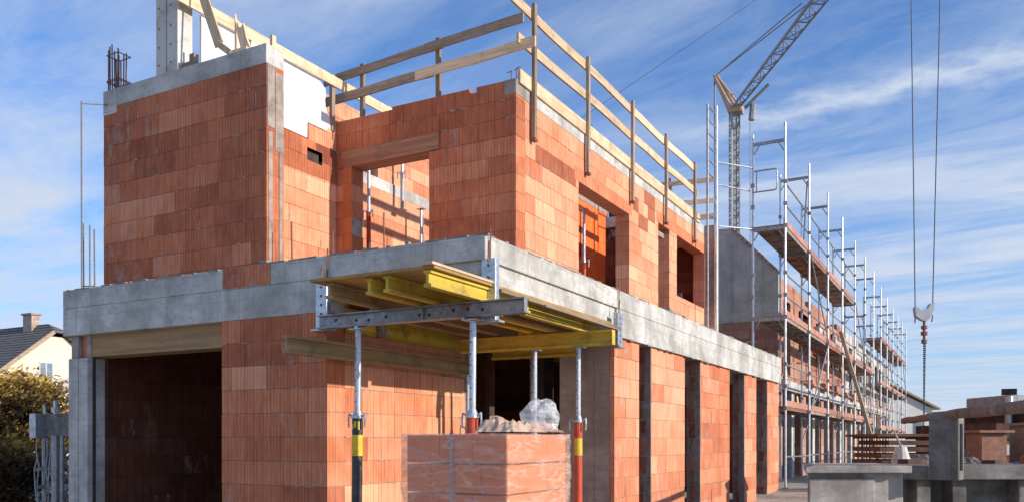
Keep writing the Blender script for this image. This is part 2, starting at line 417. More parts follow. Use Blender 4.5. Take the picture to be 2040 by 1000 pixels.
# ---- ground floor
g = MB(); bricks(g, 'x', YF+.004, YF+.27, -7.15, -5.68, -.2, 2.878, zbase=.13, seed=11, bias=-0.08)
g.build('wall', BM, H)
g = MB(); bricks(g, 'y', -5.93, -5.68, YF+.272, 9.14, -.2, 3.21, zbase=.13, seed=12, bias=0.2, smear=.04)
g.build('wall', BM, H)
MB().box(-5.92, -5.69, 9.142, 9.38, 0, 3.21).build('column', 'concrete_brown', H)
MB().box(-4.64, -4.17, 9.75, 10.0, 0, 3.21).box(-4.168, -3.96, 9.752, 10.0, 0, 2.868).build('column', 'concrete_brown', H, bevel=.006)
# right facade piers
piers = [(9.752, 10.62), (11.10, 12.62), (13.46, 15.30), (16.42, 17.42), (18.45, 19.62)]
for i, (a, b) in enumerate(piers):
    g = MB(); bricks(g, 'y', -4.12 if i else -3.955, -3.90, a, b, -.2, 2.868, zbase=.13, seed=20+i, bias=.10, smear=.06, edge_smear=(a,))
    if i:
        g.box(-4.123, -3.90-.004, a-.008, a+.05, 0, 2.86, 1)
        rr = random.Random(i)
        for k in range(11):   # brick ends showing through the mortar of the reveal
            x0 = -4.1+rr.uniform(0, .05)
            g.box(x0, -3.97-rr.uniform(0, .05), a-.012, a-.001, .13+k*.25+.01, .13+k*.25+.238, 0, (.1+rr.random()*.3, 1, 0))
    g.build('pier', BM, H)
# garage side
MB().box(-9.82, -9.64, YF+.02, YF+.27, 0, 2.60).box(-9.638, -9.47, YF+.03, YF+.272, 0, 2.60).build('column', 'concrete', H, bevel=.008)
MB().box(-9.472, -9.462, YF+.10, YF+.14, 0, 2.6).build('column_groove', 'dark', H)
g = MB(); bricks(g, 'x', YF+.10, YF+.27, -9.66, -9.56, 2.605, 2.878, zbase=2.605, seed=31, smear=1)
g.box(-9.555, -9.47, YF+.08, YF+.27, 2.605, 2.878, 1); g.box(-9.8, -9.67, YF+.05, YF+.26, 2.605, 2.878, 1)
g.build('column_head', BM, H)
MB().box(-9.465, -7.152, YF+.09, YF+.13, 2.615, 2.878).box(-9.465, -7.152, YF+.131, YF+.36, 2.615, 2.65).build('lintel', 'lintel_brown', H)
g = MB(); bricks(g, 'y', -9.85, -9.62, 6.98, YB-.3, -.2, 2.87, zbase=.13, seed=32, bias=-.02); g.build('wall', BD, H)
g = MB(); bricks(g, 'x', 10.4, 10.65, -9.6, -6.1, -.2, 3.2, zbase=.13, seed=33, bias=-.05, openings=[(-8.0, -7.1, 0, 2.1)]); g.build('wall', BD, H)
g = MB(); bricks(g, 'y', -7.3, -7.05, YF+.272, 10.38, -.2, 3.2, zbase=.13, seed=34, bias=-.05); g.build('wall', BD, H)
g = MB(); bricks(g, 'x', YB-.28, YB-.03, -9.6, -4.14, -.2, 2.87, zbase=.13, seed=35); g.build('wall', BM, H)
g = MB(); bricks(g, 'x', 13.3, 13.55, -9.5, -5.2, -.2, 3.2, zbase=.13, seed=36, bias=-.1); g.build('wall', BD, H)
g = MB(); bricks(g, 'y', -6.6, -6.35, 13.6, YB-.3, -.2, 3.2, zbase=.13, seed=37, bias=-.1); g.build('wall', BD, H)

# ---- tall block on the left
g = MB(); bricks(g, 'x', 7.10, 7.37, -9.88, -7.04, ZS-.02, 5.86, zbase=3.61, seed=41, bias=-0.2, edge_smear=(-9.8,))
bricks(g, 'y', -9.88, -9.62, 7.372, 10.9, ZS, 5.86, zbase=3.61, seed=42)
g.build('wall', BM, H)
MB().box(-9.62, -7.04, 7.096, 7.375, 5.862, 6.085).build('ring_beam', 'concrete', H, bevel=.006)
MB().box(-9.885, -9.622, 7.09, 7.38, 5.77, 6.08).build('corner_block', 'concrete', H, bevel=.008)
mb = MB()   # mortared end face of the block wall
mb.box(-7.041, -7.032, 7.11, 7.22, 5.15, 5.855); mb.box(-7.041, -7.033, 7.235, 7.36, 4.9, 5.80); mb.box(-7.041, -7.034, 7.13, 7.19, 3.44, 5.1)
mb.box(-7.041, -7.034, 7.30, 7.345, 3.44, 4.9)
mb.build('mortar_patch', 'mortar', H)
mb = MB(); mb.box(-7.12, -7.02, 7.08, 7.40, 3.60, 3.63); mb.build('packing_board', 'oldwood_x', H)
# side wall in the recess
g = MB()
bricks(g, 'y', -8.69, -8.44, 7.372, 10.19, ZS, 6.39, zbase=3.40, seed=43, bias=0.24, smear=.02,
       openings=[(7.3, 9.33, 5.92, 6.4), (9.33, 9.68, 6.15, 6.4), (9.30, 9.62, 5.62, 5.80)])
g.build('wall', BM, H)
g = MB(); bricks(g, 'y', -8.66, -8.432, 8.0, 9.93, 5.42, 5.92, zbase=5.42, seed=44, bias=-.16, openings=[(9.30, 9.62, 5.62, 5.80)]); g.build('darker_course', BM, H)
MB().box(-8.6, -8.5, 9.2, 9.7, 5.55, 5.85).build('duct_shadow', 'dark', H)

# ---- wing front wall
g = MB()
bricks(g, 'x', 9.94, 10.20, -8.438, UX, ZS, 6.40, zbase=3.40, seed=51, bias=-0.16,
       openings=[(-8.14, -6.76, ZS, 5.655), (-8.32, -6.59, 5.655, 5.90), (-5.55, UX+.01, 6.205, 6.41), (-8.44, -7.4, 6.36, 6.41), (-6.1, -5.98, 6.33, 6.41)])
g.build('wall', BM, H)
MB().box(-8.318, -6.592, 9.925, 9.965, 5.66, 5.898).box(-8.318, -6.592, 9.966, 10.21, 5.655, 5.70).build('lintel', 'lintel_red', H)
MB().box(-8.318, -6.592, 9.97, 10.18, 5.702, 5.897).build('lintel_core', 'concrete', H)
MB().box(-5.548, UX+.003, 9.936, 10.20, 6.205, 6.405).build('corner_block', 'concrete_brown', H, bevel=.006)
# smooth orange jamb blocks at the left of the opening
g = MB()
for k in range(9): g.box(-8.30, -8.142, 9.934, 9.95, 3.42+k*.25, 3.42+k*.25+.243, 0, (.3+.07*(k % 3), 0, 0))
g.build('jamb_block', 'jamb', H)

# ---- right upper facade
W = [(11.96, 14.13, ZS-.1, 5.575), (15.69, 16.36, ZS-.1, 5.795), (16.84, 18.84, 4.55, 5.785)]
g = MB()
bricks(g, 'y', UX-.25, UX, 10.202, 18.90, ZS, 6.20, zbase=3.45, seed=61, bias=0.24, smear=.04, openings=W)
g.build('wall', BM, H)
rr = random.Random(8); g = MB()   # darker facing slips
for (y, z, w, v) in ((10.5, 5.45, .5, .3), (11.0, 5.45, .4, .25), (11.4, 5.45, .45, .28), (14.3, 5.7, .3, .3), (14.6, 5.45, .5, .33), (15.1, 5.7, .4, .35), (14.9, 5.95, .6, .32)):
    MB().box(UX, UX+.005, y, y+w, z+.006, z+.245, 0, (v-.08, .2, 0)).build('darker_slip', 'brick', H)
for (a, b, c, d) in W[:1]:
    MB().box(UX-.262, UX+.006, a-.15, b+.12, d-.006, d+.20).build('lintel', 'brick', H)
MB().box(UX-.262, UX+.006, 15.6, 18.895, 5.779, 5.99).build('lintel', 'brick', H)
MB().box(UX-.26, UX+.004, 10.204, 18.895, 6.203, 6.395).build('ring_beam', 'concrete', H, bevel=.005)
MB().box(UX+.005, UX+.034, 10.0, 18.4, 6.36, 6.545).build('fascia_board', 'wood_y', H)
MB().box(UX-.05, -5.15, 18.905, 19.25, ZS, 6.42).build('column', 'concrete_brown', H, bevel=.006)
# little stone in the narrow window and threshold box
MB().box(UX-.22, UX-.02, 15.75, 16.1, 5.55, 5.64).build('ledge', 'mortar', H)
MB().box(UX-.2, UX-.02, 15.95, 16.2, ZS, 4.1).build('threshold_block', 'galv_dull', H)
# interior of the upper floor
g = MB(); bricks(g, 'y', -9.90, -9.64, 10.902, YB-.3, ZS, 6.2, zbase=3.45, seed=71, bias=.2); g.build('wall', BM, H)
MB().box(-9.905, -9.635, 10.902, YB-.3, 6.202, 6.40).build('ring_beam', 'concrete', H)
g = MB(); bricks(g, 'y', -9.90, -9.66, 10.95, 15.2, 6.402, 7.45, zbase=6.402, seed=72, bias=.15, smear=.3,
                openings=[(13.9, 15.2, 7.25, 7.5)]); g.build('gable_wall', BM, H)
MB().box(-7.78, -7.6, 15.4, 18.6, ZS, 6.85).build('partition', 'orange_wall', H)
MB().box(-7.79, -7.59, 15.4, 18.6, 6.852, 6.95).build('partition_cap', 'mortar', H)
MB().box(-7.598, -7.585, 17.0, 17.03, 5.6, 6.6).build('conduit', 'dark', H)
MB().box(-7.58, -6.6, 18.62, 18.7, ZS, 7.3).build('shade_panel', 'dark', H)  # added dark panel stands in for the shaded interior behind the window
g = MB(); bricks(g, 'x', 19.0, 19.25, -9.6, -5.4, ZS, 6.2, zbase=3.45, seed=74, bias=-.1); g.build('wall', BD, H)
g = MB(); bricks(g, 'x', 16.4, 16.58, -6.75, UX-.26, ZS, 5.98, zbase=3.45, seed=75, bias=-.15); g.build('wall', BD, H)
MB().box(-6.75, UX-.262, 16.4, 18.98, 5.99, 6.2).build('ceiling_slab', 'concrete', H)

# white sheet and its wavy edge
mb = MB(); n = 12
edge = [9.50+.03*math.sin(i*.8)-.03*i/12-(.12*(i/12)**3) for i in range(n+1)]
vs = []
for i in range(n+1):
    z0 = 5.92+(.23 if False else 0); z = z0+(6.86-z0)*i/n
    vs.append((edge[i] if edge[i] < 9.6 else 9.6, z))
i0 = len(mb.v)
profile = [(8.0, 5.93), (9.30, 5.93), (9.305, 6.16), (9.70, 6.16)]+[(9.76+.035*math.sin(k*1.1)-.0022*k*k, 6.16+.7*k/8) for k in range(1, 8)]+[(9.55, 6.86), (8.0, 6.86), (7.4, 6.86), (7.4, 5.93)]
mb.poly([(-8.43, y, z) for y, z in profile], (-.03, 0, 0))
MB().box(-8.4305, -8.428, 8.78, 8.79, 5.94, 6.85).build('sheet_joint', 'mortar', H)
t = mb.build('foam_sheet', 'insul'); tag(t, 'white foam sheet covering the top of the recessed side wall', 'sheet')

# white column shuttering on the tall block
CF = thing('column_form', 'tall square whitewashed column shuttering standing on top of the left block wall', 'column form', (-8.7, 7.2, 6.085))
MB().box(-8.86, -8.525, 7.10, 7.125, 6.086, 8.6).build('front_panel', 'white_form', CF)
MB().box(-8.524, -8.50, 7.10, 7.32, 6.086, 8.6).build('side_panel', 'white_form', CF)
MB().box(-8.86, -8.525, 7.30, 7.32, 6.086, 8.6).box(-8.885, -8.861, 7.10, 7.32, 6.086, 8.6).build('rear_panel', 'white_form', CF)
MB().box(-8.70, -8.692, 7.092, 7.1, 6.1, 8.6).build('batten', 'galv_dull', CF)
mb = MB(); [mb.tube((x, 7.094, z), (x, 7.102, z), .012) for x in (-8.83, -8.62) for z in (6.2, 6.42, 6.65, 6.9, 7.2, 7.5)]
mb.build('bolt_heads', 'rust', CF)

# timber scraps on the tall block
t = MB().box(-8.47, -8.30, 7.13, 7.20, 6.086, 6.16).box(-8.32, -8.24, 7.12, 7.19, 6.086, 6.24).build('timber_offcut', 'oldwood_x')
tag(t, 'small stack of dark timber offcuts at the foot of the white column shuttering', 'timber')
mb = MB(); mb.beam((-8.22, 7.2, 7.05), (-7.88, 7.18, 6.28), .02, .13, up=(1, 0, .4)); mb.beam((-7.90, 7.17, 6.30), (-7.66, 7.16, 6.12), .05, .07, up=(0, 0, 1))
tag(mb.build('broken_plank', 'wood_z'), 'broken pale plank leaning on the ring beam, right of the white column shuttering', 'plank')
mb = MB(); SX = -.17; mb.poly([(-7.37, 7.2, 6.13), (-7.22, 7.2, 6.13), (-7.30, 7.2, 6.30), (-7.34, 7.2, 6.46), (-7.40, 7.2, 6.40), (-7.44, 7.2, 6.52), (-7.45, 7.2, 6.40)], (0, .03, 0))
mb.poly([(-7.50, 7.22, 6.088), (-7.47, 7.22, 6.088), (-7.48, 7.22, 6.50), (-7.50, 7.22, 6.62)], (0, .03, 0))
mb.box(-7.49, -7.24, 7.15, 7.28, 6.088, 6.15)
mb.v = [v+Vector((SX, 0, 0)) for v in mb.v]
tag(mb.build('splintered_board', 'wood_z'), 'splintered upright board end standing on the ring beam near its right corner', 'board')
# left rail board on the recessed side wall
G1 = thing('timber_guardrail', 'single wide pale guard board running above the white foam sheet', 'guardrail', (-8.4, 8.5, 6.4))
MB().box(-8.415, -8.385, 6.9, 12.6, 6.86, 7.01).build('board', 'wood_y', G1)
for y in (8.12, 9.82, 11.2): MB().box(-8.47, -8.417, y, y+.07, 6.2, 7.05).build('post', 'oldwood_z', G1)
MB().box(-8.415, -8.39, 8.19, 8.7, 6.2, 6.857).build('white_panel', 'insul', G1)
MB().box(-7.09, -7.05, 7.2, 7.26, 6.086, 6.22).build('stub_post', 'wood_z', G1)

# guard rail on the wing front wall
G2 = thing('timber_guardrail', 'weathered two board guardrail above the wall with the square window opening', 'guardrail', (-7, 10.1, 6.4))
def warped(p, q, w, h, mat, par, seed, amp=.012):
    p, q = Vector(p), Vector(q); mb = MB(); n = 14; d = (q-p).normalized(); side = Vector((-d.y, d.x, 0)).normalized()
    for k in range(n+1):
        f = k/n; c = p+(q-p)*f+Vector((0, 0, 1))*amp*mnoise.noise(Vector((f*2.5, seed, 0)))+side*amp*.8*mnoise.noise(Vector((f*2, seed, 5)))
        hh = h*(1+.06*mnoise.noise(Vector((f*5, seed, 9)))); tw = .04*mnoise.noise(Vector((f*1.5, seed, 3)))
        for a, b in ((-1, -1), (1, -1), (1, 1), (-1, 1)): mb.v.append(c+side*(a*w/2+b*hh*tw)+Vector((0, 0, b*hh/2)))
    for k in range(n):
        for e in range(4): a0 = k*4+e; b0 = k*4+(e+1) % 4; mb.face([a0, b0, b0+4, a0+4])
    mb.face([3, 2, 1, 0]); mb.face([n*4+e for e in range(4)])
    return mb.build('board', mat, par)
def plankx(z0, z1, ya, yb, xa, xb, h, mat, par):
    return warped((xa, ya, z0), (xb, yb, z1), .03, h, mat, par, xa*3, .022)
plankx(7.08, 7.19, 10.06, 10.06, -8.78, -6.60, .125, 'oldwood_x', G2)
plankx(7.165, 7.235, 10.02, 10.02, -6.90, -5.30, .125, 'oldwood_x', G2)
plankx(6.77, 6.83, 10.06, 10.06, -8.82, -6.75, .135, 'oldwood_x', G2)
plankx(6.81, 6.87, 10.02, 10.02, -7.05, -5.12, .135, 'wood_x', G2)
for x, zt in ((-8.08, 7.23), (-6.72, 7.31)):
    MB().box(x-.035, x+.035, 10.09, 10.14, 6.0, zt).build('post', 'oldwood_z', G2, bevel=.004)

# guard rail on the right facade
G3 = thing('timber_guardrail', 'long pale two board guardrail on five clamped posts along the sunlit facade', 'guardrail', (UX, 14, 6.4))
PY = (10.36, 12.2, 14.16, 16.0, 17.92)
for i, y in enumerate(PY):
    p = MB().box(UX+.036, UX+.085, y-.035, y+.035, 5.72+.04*i, 7.56).build('post', 'oldwood_z', G3, bevel=.004)
    for z in (5.85, 6.1, 6.3, 6.45, 6.95, 7.4): MB().tube((UX+.084, y, z), (UX+.092, y, z), .008).build('bolt', 'rust', p)
    MB().box(UX+.03, UX+.095, y-.04, y+.04, 5.68+.04*i, 5.719+.04*i).build('foot_clamp', 'rust', p)
for (ya, yb, za, zb) in ((9.75, 14.2, 7.42, 7.43), (14.21, 18.1, 7.43, 7.45)):
    warped((UX+.018, ya, za), (UX+.018, yb, zb), .03, .135, 'wood_y', G3, ya+za, .025)
for (ya, yb, za, zb) in ((9.95, 14.3, 6.95, 6.97), (14.31, 18.2, 6.97, 6.98)):
    warped((UX+.018, ya, za), (UX+.018, yb, zb), .03, .135, 'wood_y', G3, ya+za, .025)
G4 = thing('timber_guardrail', 'short three board guardrail between the last facade post and the ladder', 'guardrail', (-5.8, 18.9, 6.4))
for z, w in ((7.45, .10), (6.98, .10), (6.62, .12)):
    MB().beam((-7.0, 18.7, z), (-5.15, 19.05, z+.03), .03, w).build('board', 'wood_x', G4)
MB().box(-6.2, -6.14, 18.86, 18.92, 6.2, 7.6).build('post', 'oldwood_z', G4)

# starter bars
def bars(name, label, pts, r, mat, cat='rebar', hoops=(), grp=None):
    mb = MB()
    for (x, y, z0, z1) in pts:
        mb.tube((x, y, z0), (x+.01*math.sin(x*31), y, z1), r, n=6)
    for h in hoops: mb.path([Vector(p) for p in h], r*.8, 5)
    return tag(mb.build(name, mat), label, cat, grp)
rng = random.Random(3)
pts = [(-9.84+.028*(i % 8)+rng.uniform(-.01, .01), 7.14+.07*(i % 3), 6.0, 6.52+rng.uniform(0, .2)) for i in range(11)]
hoop = lambda z: [(-9.85, 7.12, z), (-9.62, 7.12, z), (-9.62, 7.30, z), (-9.85, 7.30, z), (-9.85, 7.12, z)]
bars('rebar_cage', 'rusty rebar cage sticking up from the left corner of the block wall', pts, .0085, 'rust', hoops=[hoop(6.2), hoop(6.22), hoop(6.55)])
bars('rebar_bundle', 'four thin starter bars rising from the slab left of the block wall, one very tall', [(-9.78, 6.75, 3.4, 4.3), (-9.75, 6.70, 3.4, 5.80), (-9.62, 6.72, 3.4, 4.25), (-9.57, 6.75, 3.4, 4.2)], .009, 'rebar_grey',
     hoops=[[(-9.75, 6.70, 5.77), (-9.80, 7.09, 5.90)], [(-9.80, 6.74, 3.52), (-9.55, 6.74, 3.50)]])
bars('rebar_bundle', 'thin starter bars in front of the recessed side wall', [(-6.75, 7.2, 3.4, 4.05), (-6.50, 7.6, 3.4, 4.0), (-6.36, 8.1, 3.4, 3.95), (-6.30, 8.3, 3.4, 4.35), (-6.2, 8.2, 3.4, 3.9)], .009, 'rust',
     hoops=[[(-6.5, 7.6, 3.62), (-6.25, 8.1, 3.62)], [(-6.4, 8.0, 3.8), (-6.3, 8.1, 3.8)]])
bars('rebar_bundle', 'short hooked bars on the corner of the window wall', [(-5.52, 10.1, 6.35, 6.58), (-5.46, 10.12, 6.35, 6.60), (-5.41, 10.08, 6.35, 6.61)], .007, 'rust',
     hoops=[[(-5.60, 10.1, 6.575), (-5.52, 10.1, 6.59)], [(-5.50, 10.12, 6.60), (-5.44, 10.12, 6.61)], [(-5.45, 10.1, 6.61), (-5.38, 10.1, 6.62)]])
bars('rebar_bundle', 'dark starter bars peeking over the facade fascia board', [(-5.6, 13.0, 6.3, 6.82), (-5.62, 13.7, 6.3, 6.70), (-5.6, 18.3, 6.3, 6.65), (-5.62, 18.5, 6.3, 6.6), (-5.6, 18.65, 6.3, 6.62), (-5.58, 18.75, 6.3, 6.7)], .009, 'rebar_grey')

# ================================================================== PORCH FORMWORK
gF = 'formwork joists under the cantilevered slab'
mb = MB(); mb.box(-5.05, -3.76, 5.60, 9.3, 2.962, 2.985)
mb.box(-5.45, -5.052, 6.6, 9.3, 2.962, 2.985)
tag(mb.build('plywood_deck', 'ply'), 'plywood shuttering deck projecting from under the corner slab', 'formwork panel')
mb = MB(); mb.beam((-3.82, 7.40, 2.950), (-3.79, 9.5, 2.955), .05, .018); mb.beam((-3.74, 6.6, 2.93), (-3.74, 9.5, 2.935), .06, .022); mb.beam((-3.69, 7.4, 2.905), (-3.72, 9.4, 2.905), .05, .018)
tag(mb.build('edge_planks', 'oldwood_y'), 'thin planks along the outer edge of the shuttering deck', 'plank')
def joist(x, y0, y1, label, mat='yellow_y', dx=0, z=2.89):
    mb = MB(); mb.ibeam((x, y0, z), (x+dx, y1, z), .138, .075); return tag(mb.build('formwork_joist', mat, bevel=.003), label, 'formwork beam', gF)
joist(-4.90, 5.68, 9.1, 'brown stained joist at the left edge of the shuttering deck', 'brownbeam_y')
joist(-4.47, 5.68, 8.9, 'left one of the two close yellow joists under the shuttering deck')
joist(-4.27, 5.66, 9.0, 'right one of the two close yellow joists under the shuttering deck', dx=.04)
t = joist(-3.84, 5.62, 7.3, 'short bright yellow joist ending at the corner bracket', dx=.02)
joist(-3.90, 7.35, 9.2, 'yellow joist under the deck behind the corner bracket')
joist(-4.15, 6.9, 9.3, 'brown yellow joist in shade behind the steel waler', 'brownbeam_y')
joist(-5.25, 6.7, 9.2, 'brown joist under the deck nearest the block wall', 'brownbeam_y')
t = MB().box(-3.86, -3.75, 5.56, 6.52, 2.987, 3.008).build('deck_plank', 'wood_y'); tag(t, 'reddish plank on top of the short bright yellow joist', 'plank')

# steel waler
SW = thing('steel_waler', 'grey perforated steel waler beam across two props in front of the slab corner', 'steel beam', (-4.5, 6.42, 2.7))
mb = MB(); mb.beam((-5.66, 6.42, 2.812), (-3.36, 6.42, 2.812), .09, .014); mb.beam((-5.66, 6.42, 2.692), (-3.36, 6.42, 2.692), .09, .014); mb.beam((-5.66, 6.42, 2.752), (-3.36, 6.42, 2.752), .012, .106)
mb.box(-4.42, -4.41, 6.38, 6.418, 2.70, 2.81); mb.box(-3.372, -3.362, 6.375, 6.42, 2.70, 2.81)
mb.build('beam', 'galv_dull', SW, bevel=.002)
mb = MB()
for x in (-5.45, -5.2, -5.05, -4.85, -4.47, -4.36, -4.1, -3.95, -3.80):
    mb.tube((x, 6.412, 2.75+.012*math.sin(x*9)), (x, 6.416, 2.75+.012*math.sin(x*9)), .016, n=10)
mb.build('hole', 'dark', SW)
mb = MB(); mb.box(-5.2, -5.16, 6.38, 6.46, 2.66, 2.684); mb.box(-4.0, -3.96, 6.38, 6.47, 2.66, 2.684); mb.build('clip', 'galv', SW)
# brackets
gB = 'hanging steel edge brackets'
def bracket(x, y, z0, z1, label, side):
    T = thing('edge_bracket', label, 'bracket', (x, y, z0), gB)
    mb = MB()
    if side == 'f': mb.box(x-.07, x+.07, y-.012, y, z0, z1); mb.box(x-.07, x-.058, y, y+.06, z0, z1); mb.box(x+.058, x+.07, y, y+.06, z0, z1); mb.box(x-.12, x+.12, y-.03, y+.07, z0-.02, z0)
    else: mb.box(x-.012, x, y-.075, y+.075, z0, z1); mb.box(x-.06, x-.012, y-.075, y-.063, z0, z1); mb.box(x-.08, x+.03, y-.1, y+.1, z0-.02, z0)
    mb.build('plate', 'galv', T, bevel=.003)
    for k in range(5):
        z = z0+.06+k*(z1-z0-.12)/4
        mb = MB()
        if side == 'f': mb.tube((x, y-.018, z), (x, y-.010, z), .013)
        else: mb.tube((x-.004, y, z), (x+.004, y, z), .013)
        mb.build('bolt', 'rust', T)
    mb = MB(); c = (x, y-.02, z1) if side == 'f' else (x-.02, y, z1)
    mb.tube((c[0], c[1], z1-.03), (c[0], c[1]+.03, z1+.16), .008); mb.build('tie_rod', 'rust', T)
bracket(-5.68, 6.475, 2.70, 3.17, 'steel edge bracket at the left end of the waler, in front of the wall corner', 'f')
bracket(-3.80, 6.53, 2.66, 3.21, 'steel edge bracket hanging at the front corner of the slab', 'f')
bracket(-3.74, 9.55, 2.72, 3.12, 'steel edge bracket at the far end of the porch edge beam', 's')
bracket(-5.62, 7.3, 2.72, 2.96, 'small steel bracket half hidden behind the left end of the waler', 'f')

# timber beams
mb = MB(); mb.ibeam((-5.57, 5.86, 2.484), (-5.52, 9.05, 2.484), .168, .085)
tag(mb.build('formwork_beam', 'brownbeam_y', bevel=.003), 'long brown timber I beam running along the sunlit block wall', 'formwork beam')
mb = MB(); mb.ibeam((-5.42, 8.66, 2.72), (-3.47, 8.66, 2.72), .165, .085); mb.box(-3.475, -3.468, 8.615, 8.705, 2.64, 2.80)
tag(mb.build('formwork_beam', 'yellow_x', bevel=.003), 'yellow timber I beam across the rear props, its end sticking out past the slab', 'formwork beam')
mb = MB(); mb.ibeam((-5.5, 9.55, 2.72), (-4.3, 9.55, 2.72), .165, .085)
tag(mb.build('formwork_beam', 'yellow_x'), 'dark yellow timber I beam deep in the porch behind the other', 'formwork beam')
mb = MB(); mb.box(-5.40, -4.75, 9.30, 9.33, 2.80, 3.2); mb.box(-5.655, -5.63, 6.8, 8.9, 2.70, 2.95)
tag(mb.build('shutter_board', 'yellow_y'), 'yellow shutter boards against the block wall below the slab', 'formwork panel')
for i in range(5):
    y = 10.6+i*.55
    mb = MB(); mb.ibeam((-5.9, y, 2.93), (-4.2, y+.1, 2.93), .16, .08)
    tag(mb.build('formwork_beam', 'yellow_x'), 'dim yellow timber beam under the ceiling inside the doorway', 'formwork beam', 'ceiling beams inside the doorway')
for i, (x, y, h) in enumerate(((-5.3, 10.3, 1.3), (-5.5, 11.0, 1.5), (-5.0, 11.6, 1.1), (-4.8, 12.2, 1.4))):
    mb = MB(); mb.box(x, x+.16, y, y+.02, 2.9-h, 2.9)
    tag(mb.build('hanging_board', 'dark'), 'dark board hanging upright inside the doorway', 'board', 'hanging boards inside the doorway')

# props
gP = 'adjustable steel props'
def prop(x, y, z0, z1, zc, label, paint, lean=(0, 0), ri=.031, ro=.045, band=None):
    T = thing('steel_prop', label, 'prop', (x, y, z0), gP)
    B = Vector((x-lean[0], y-lean[1], z0)); P = Vector((x, y, z1)); d = (P-B)
    at = lambda z: B+d*((z-z0)/(z1-z0))
    MB().tube(at(zc-.02), at(z1-.008), ri, n=14).build('inner_tube', 'galv', T, smooth=False)
    MB().tube(at(z0+.01), at(zc-.16), ro, n=14).build('outer_tube', paint, T)
    MB().tube(at(zc-.16), at(zc), ro*1.05, n=14).build('thread_sleeve', paint, T)
    c = at(zc)
    col = MB().tube(at(zc-.012), at(zc+.012), ro*1.25, n=16).tube(at(zc+.012), at(zc+.06), ro*1.02, ri*1.1, n=14).build('collar', 'galv', T)
    mb = MB()
    for sgn in (1, -1):
        a = c+Vector((sgn*.05, 0, 0)); mb.path([a, a+Vector((sgn*.045, -.01, .03)), a+Vector((sgn*.05, -.015, -.03)), a+Vector((sgn*.045, -.015, -.10))], .009, 6)
    mb.build('handle', 'galv', col)
    MB().box(x-.07, x+.07, y-.06, y+.06, z1-.008, z1).build('head_plate', 'galv', T)
    MB().box(B.x-.08, B.x+.08, B.y-.08, B.y+.08, z0, z0+.01).build('base_plate', paint, T)
    mb = MB(); k = zc+.15
    while k < z1-.05: q = at(k); mb.tube(q+Vector((-.003, -ri-.0006, 0)), q+Vector((-.003, -ri+.002, 0)), .008, n=8); k += .10
    mb.build('pin_hole', 'dark', T)
    if band:
        MB().tube(at(band[0]), at(band[1]), ro*1.03, n=16).build('sticker', 'yel_sticker', T)
        mb = MB(); rr = random.Random(int(x*10))
        if paint == 'black_paint':
            for (a0, z, w, h) in ((-2.2, zc-.09, .5, .05), (-1.5, zc-.07, .35, .06), (-.9, zc-.08, .4, .08)):
                pts = []
                q = at(z)
                for k2 in range(4): pts.append((a0+w*k2/3))
                i0 = len(mb.v)
                for a1 in pts: mb.v += [q+Vector((math.cos(a1)*ro*1.08, math.sin(a1)*ro*1.08, -h/2)), q+Vector((math.cos(a1)*ro*1.08, math.sin(a1)*ro*1.08, h/2))]
                for k2 in range(3): mb.face([i0+2*k2, i0+2*k2+2, i0+2*k2+3, i0+2*k2+1])
            mb.build('sticker', 'yel_sticker', T)
    return T
prop(-5.18, 6.42, -.02, 2.66, 1.82, 'black and galvanised prop with a yellow band under the left of the steel waler', 'black_paint', lean=(.03, .0), band=(1.45, 1.65), ri=.031, ro=.050)
prop(-3.90, 6.42, -.02, 2.66, 1.81, 'prop with galvanised tube and red sleeve rising behind the wrapped brick pallet', 'red_paint', lean=(.02, 0), ri=.031, ro=.050)
prop(-3.89, 8.66, -.02, 2.635, 1.81, 'red prop with a yellow band under the sunlit end of the yellow beam', 'red_paint', band=(1.43, 1.62), ri=.028, ro=.044)
prop(-4.47, 8.72, -.02, 2.635, 1.2, 'plain galvanised prop under the middle of the yellow beam', 'red_paint', ri=.032)
prop(-5.45, 8.85, -.02, 2.40, 1.75, 'thin galvanised prop standing against the block wall at the doorway', 'galv_dull', ri=.026, ro=.035)
prop(-5.32, 10.3, 0, 2.85, 1.6, 'dull prop just inside the dark doorway', 'galv_dull', ri=.032)
prop(-5.9, 17.9, ZS, 5.98, 4.9, 'upper floor prop seen in the far right window', 'red_paint', ri=.026, ro=.034)
prop(-6.0, 13.6, ZS, 5.62, 4.7, 'upper floor prop standing in the large tall window opening', 'red_paint', ri=.026, ro=.034)
prop(-8.9, 11.3, ZS, 6.35, 5.4, 'tall prop seen through the square opening of the wing wall', 'red_paint', ri=.028, ro=.038)
prop(-9.3, 13.4, ZS, 6.0, 4.9, 'farther prop seen at the right side of the square wall opening', 'red_paint', ri=.026, ro=.038)
prop(-9.45, 13.0, 5.9, 7.4, 6.6, 'short prop against the upper gable bricks behind the wall opening', 'galv_dull', ri=.026, ro=.034)

# ================================================================== PALLET
PX0, PX1, PY0, PY1, PZ = -3.555, -2.705, 4.90, 5.86, 1.645
P = thing('brick_pallet', 'pallet of orange clay blocks wrapped in clear film in front of the porch', 'pallet', (-3.1, 5.4, 0))
mb = MB(); rng = random.Random(9)
for k in range(7):
    z1 = PZ-.008-k*.205; z0 = z1-.196
    n = 3 if k % 2 == 0 else 4
    xs = [PX0+.02+(PX1-PX0-.04)*i/n for i in range(n+1)]
    for i in range(n):
        for j in range(3):
            ya, yb = PY0+.02+j*.307, PY0+.02+(j+1)*.304
            mb.box(xs[i]+.002, xs[i+1]-.002, ya+rng.uniform(-.003, .003), yb, z0+.004, z1, 0, (.45+rng.random()*.3, .0, 0))
mb.build('clay_blocks', 'brick_plain', P, bevel=.004)
mb = MB()
for x in (PX0+.06, -3.18, PX1-.14): mb.box(x, x+.1, PY0+.02, PY1-.02, .0, .10)
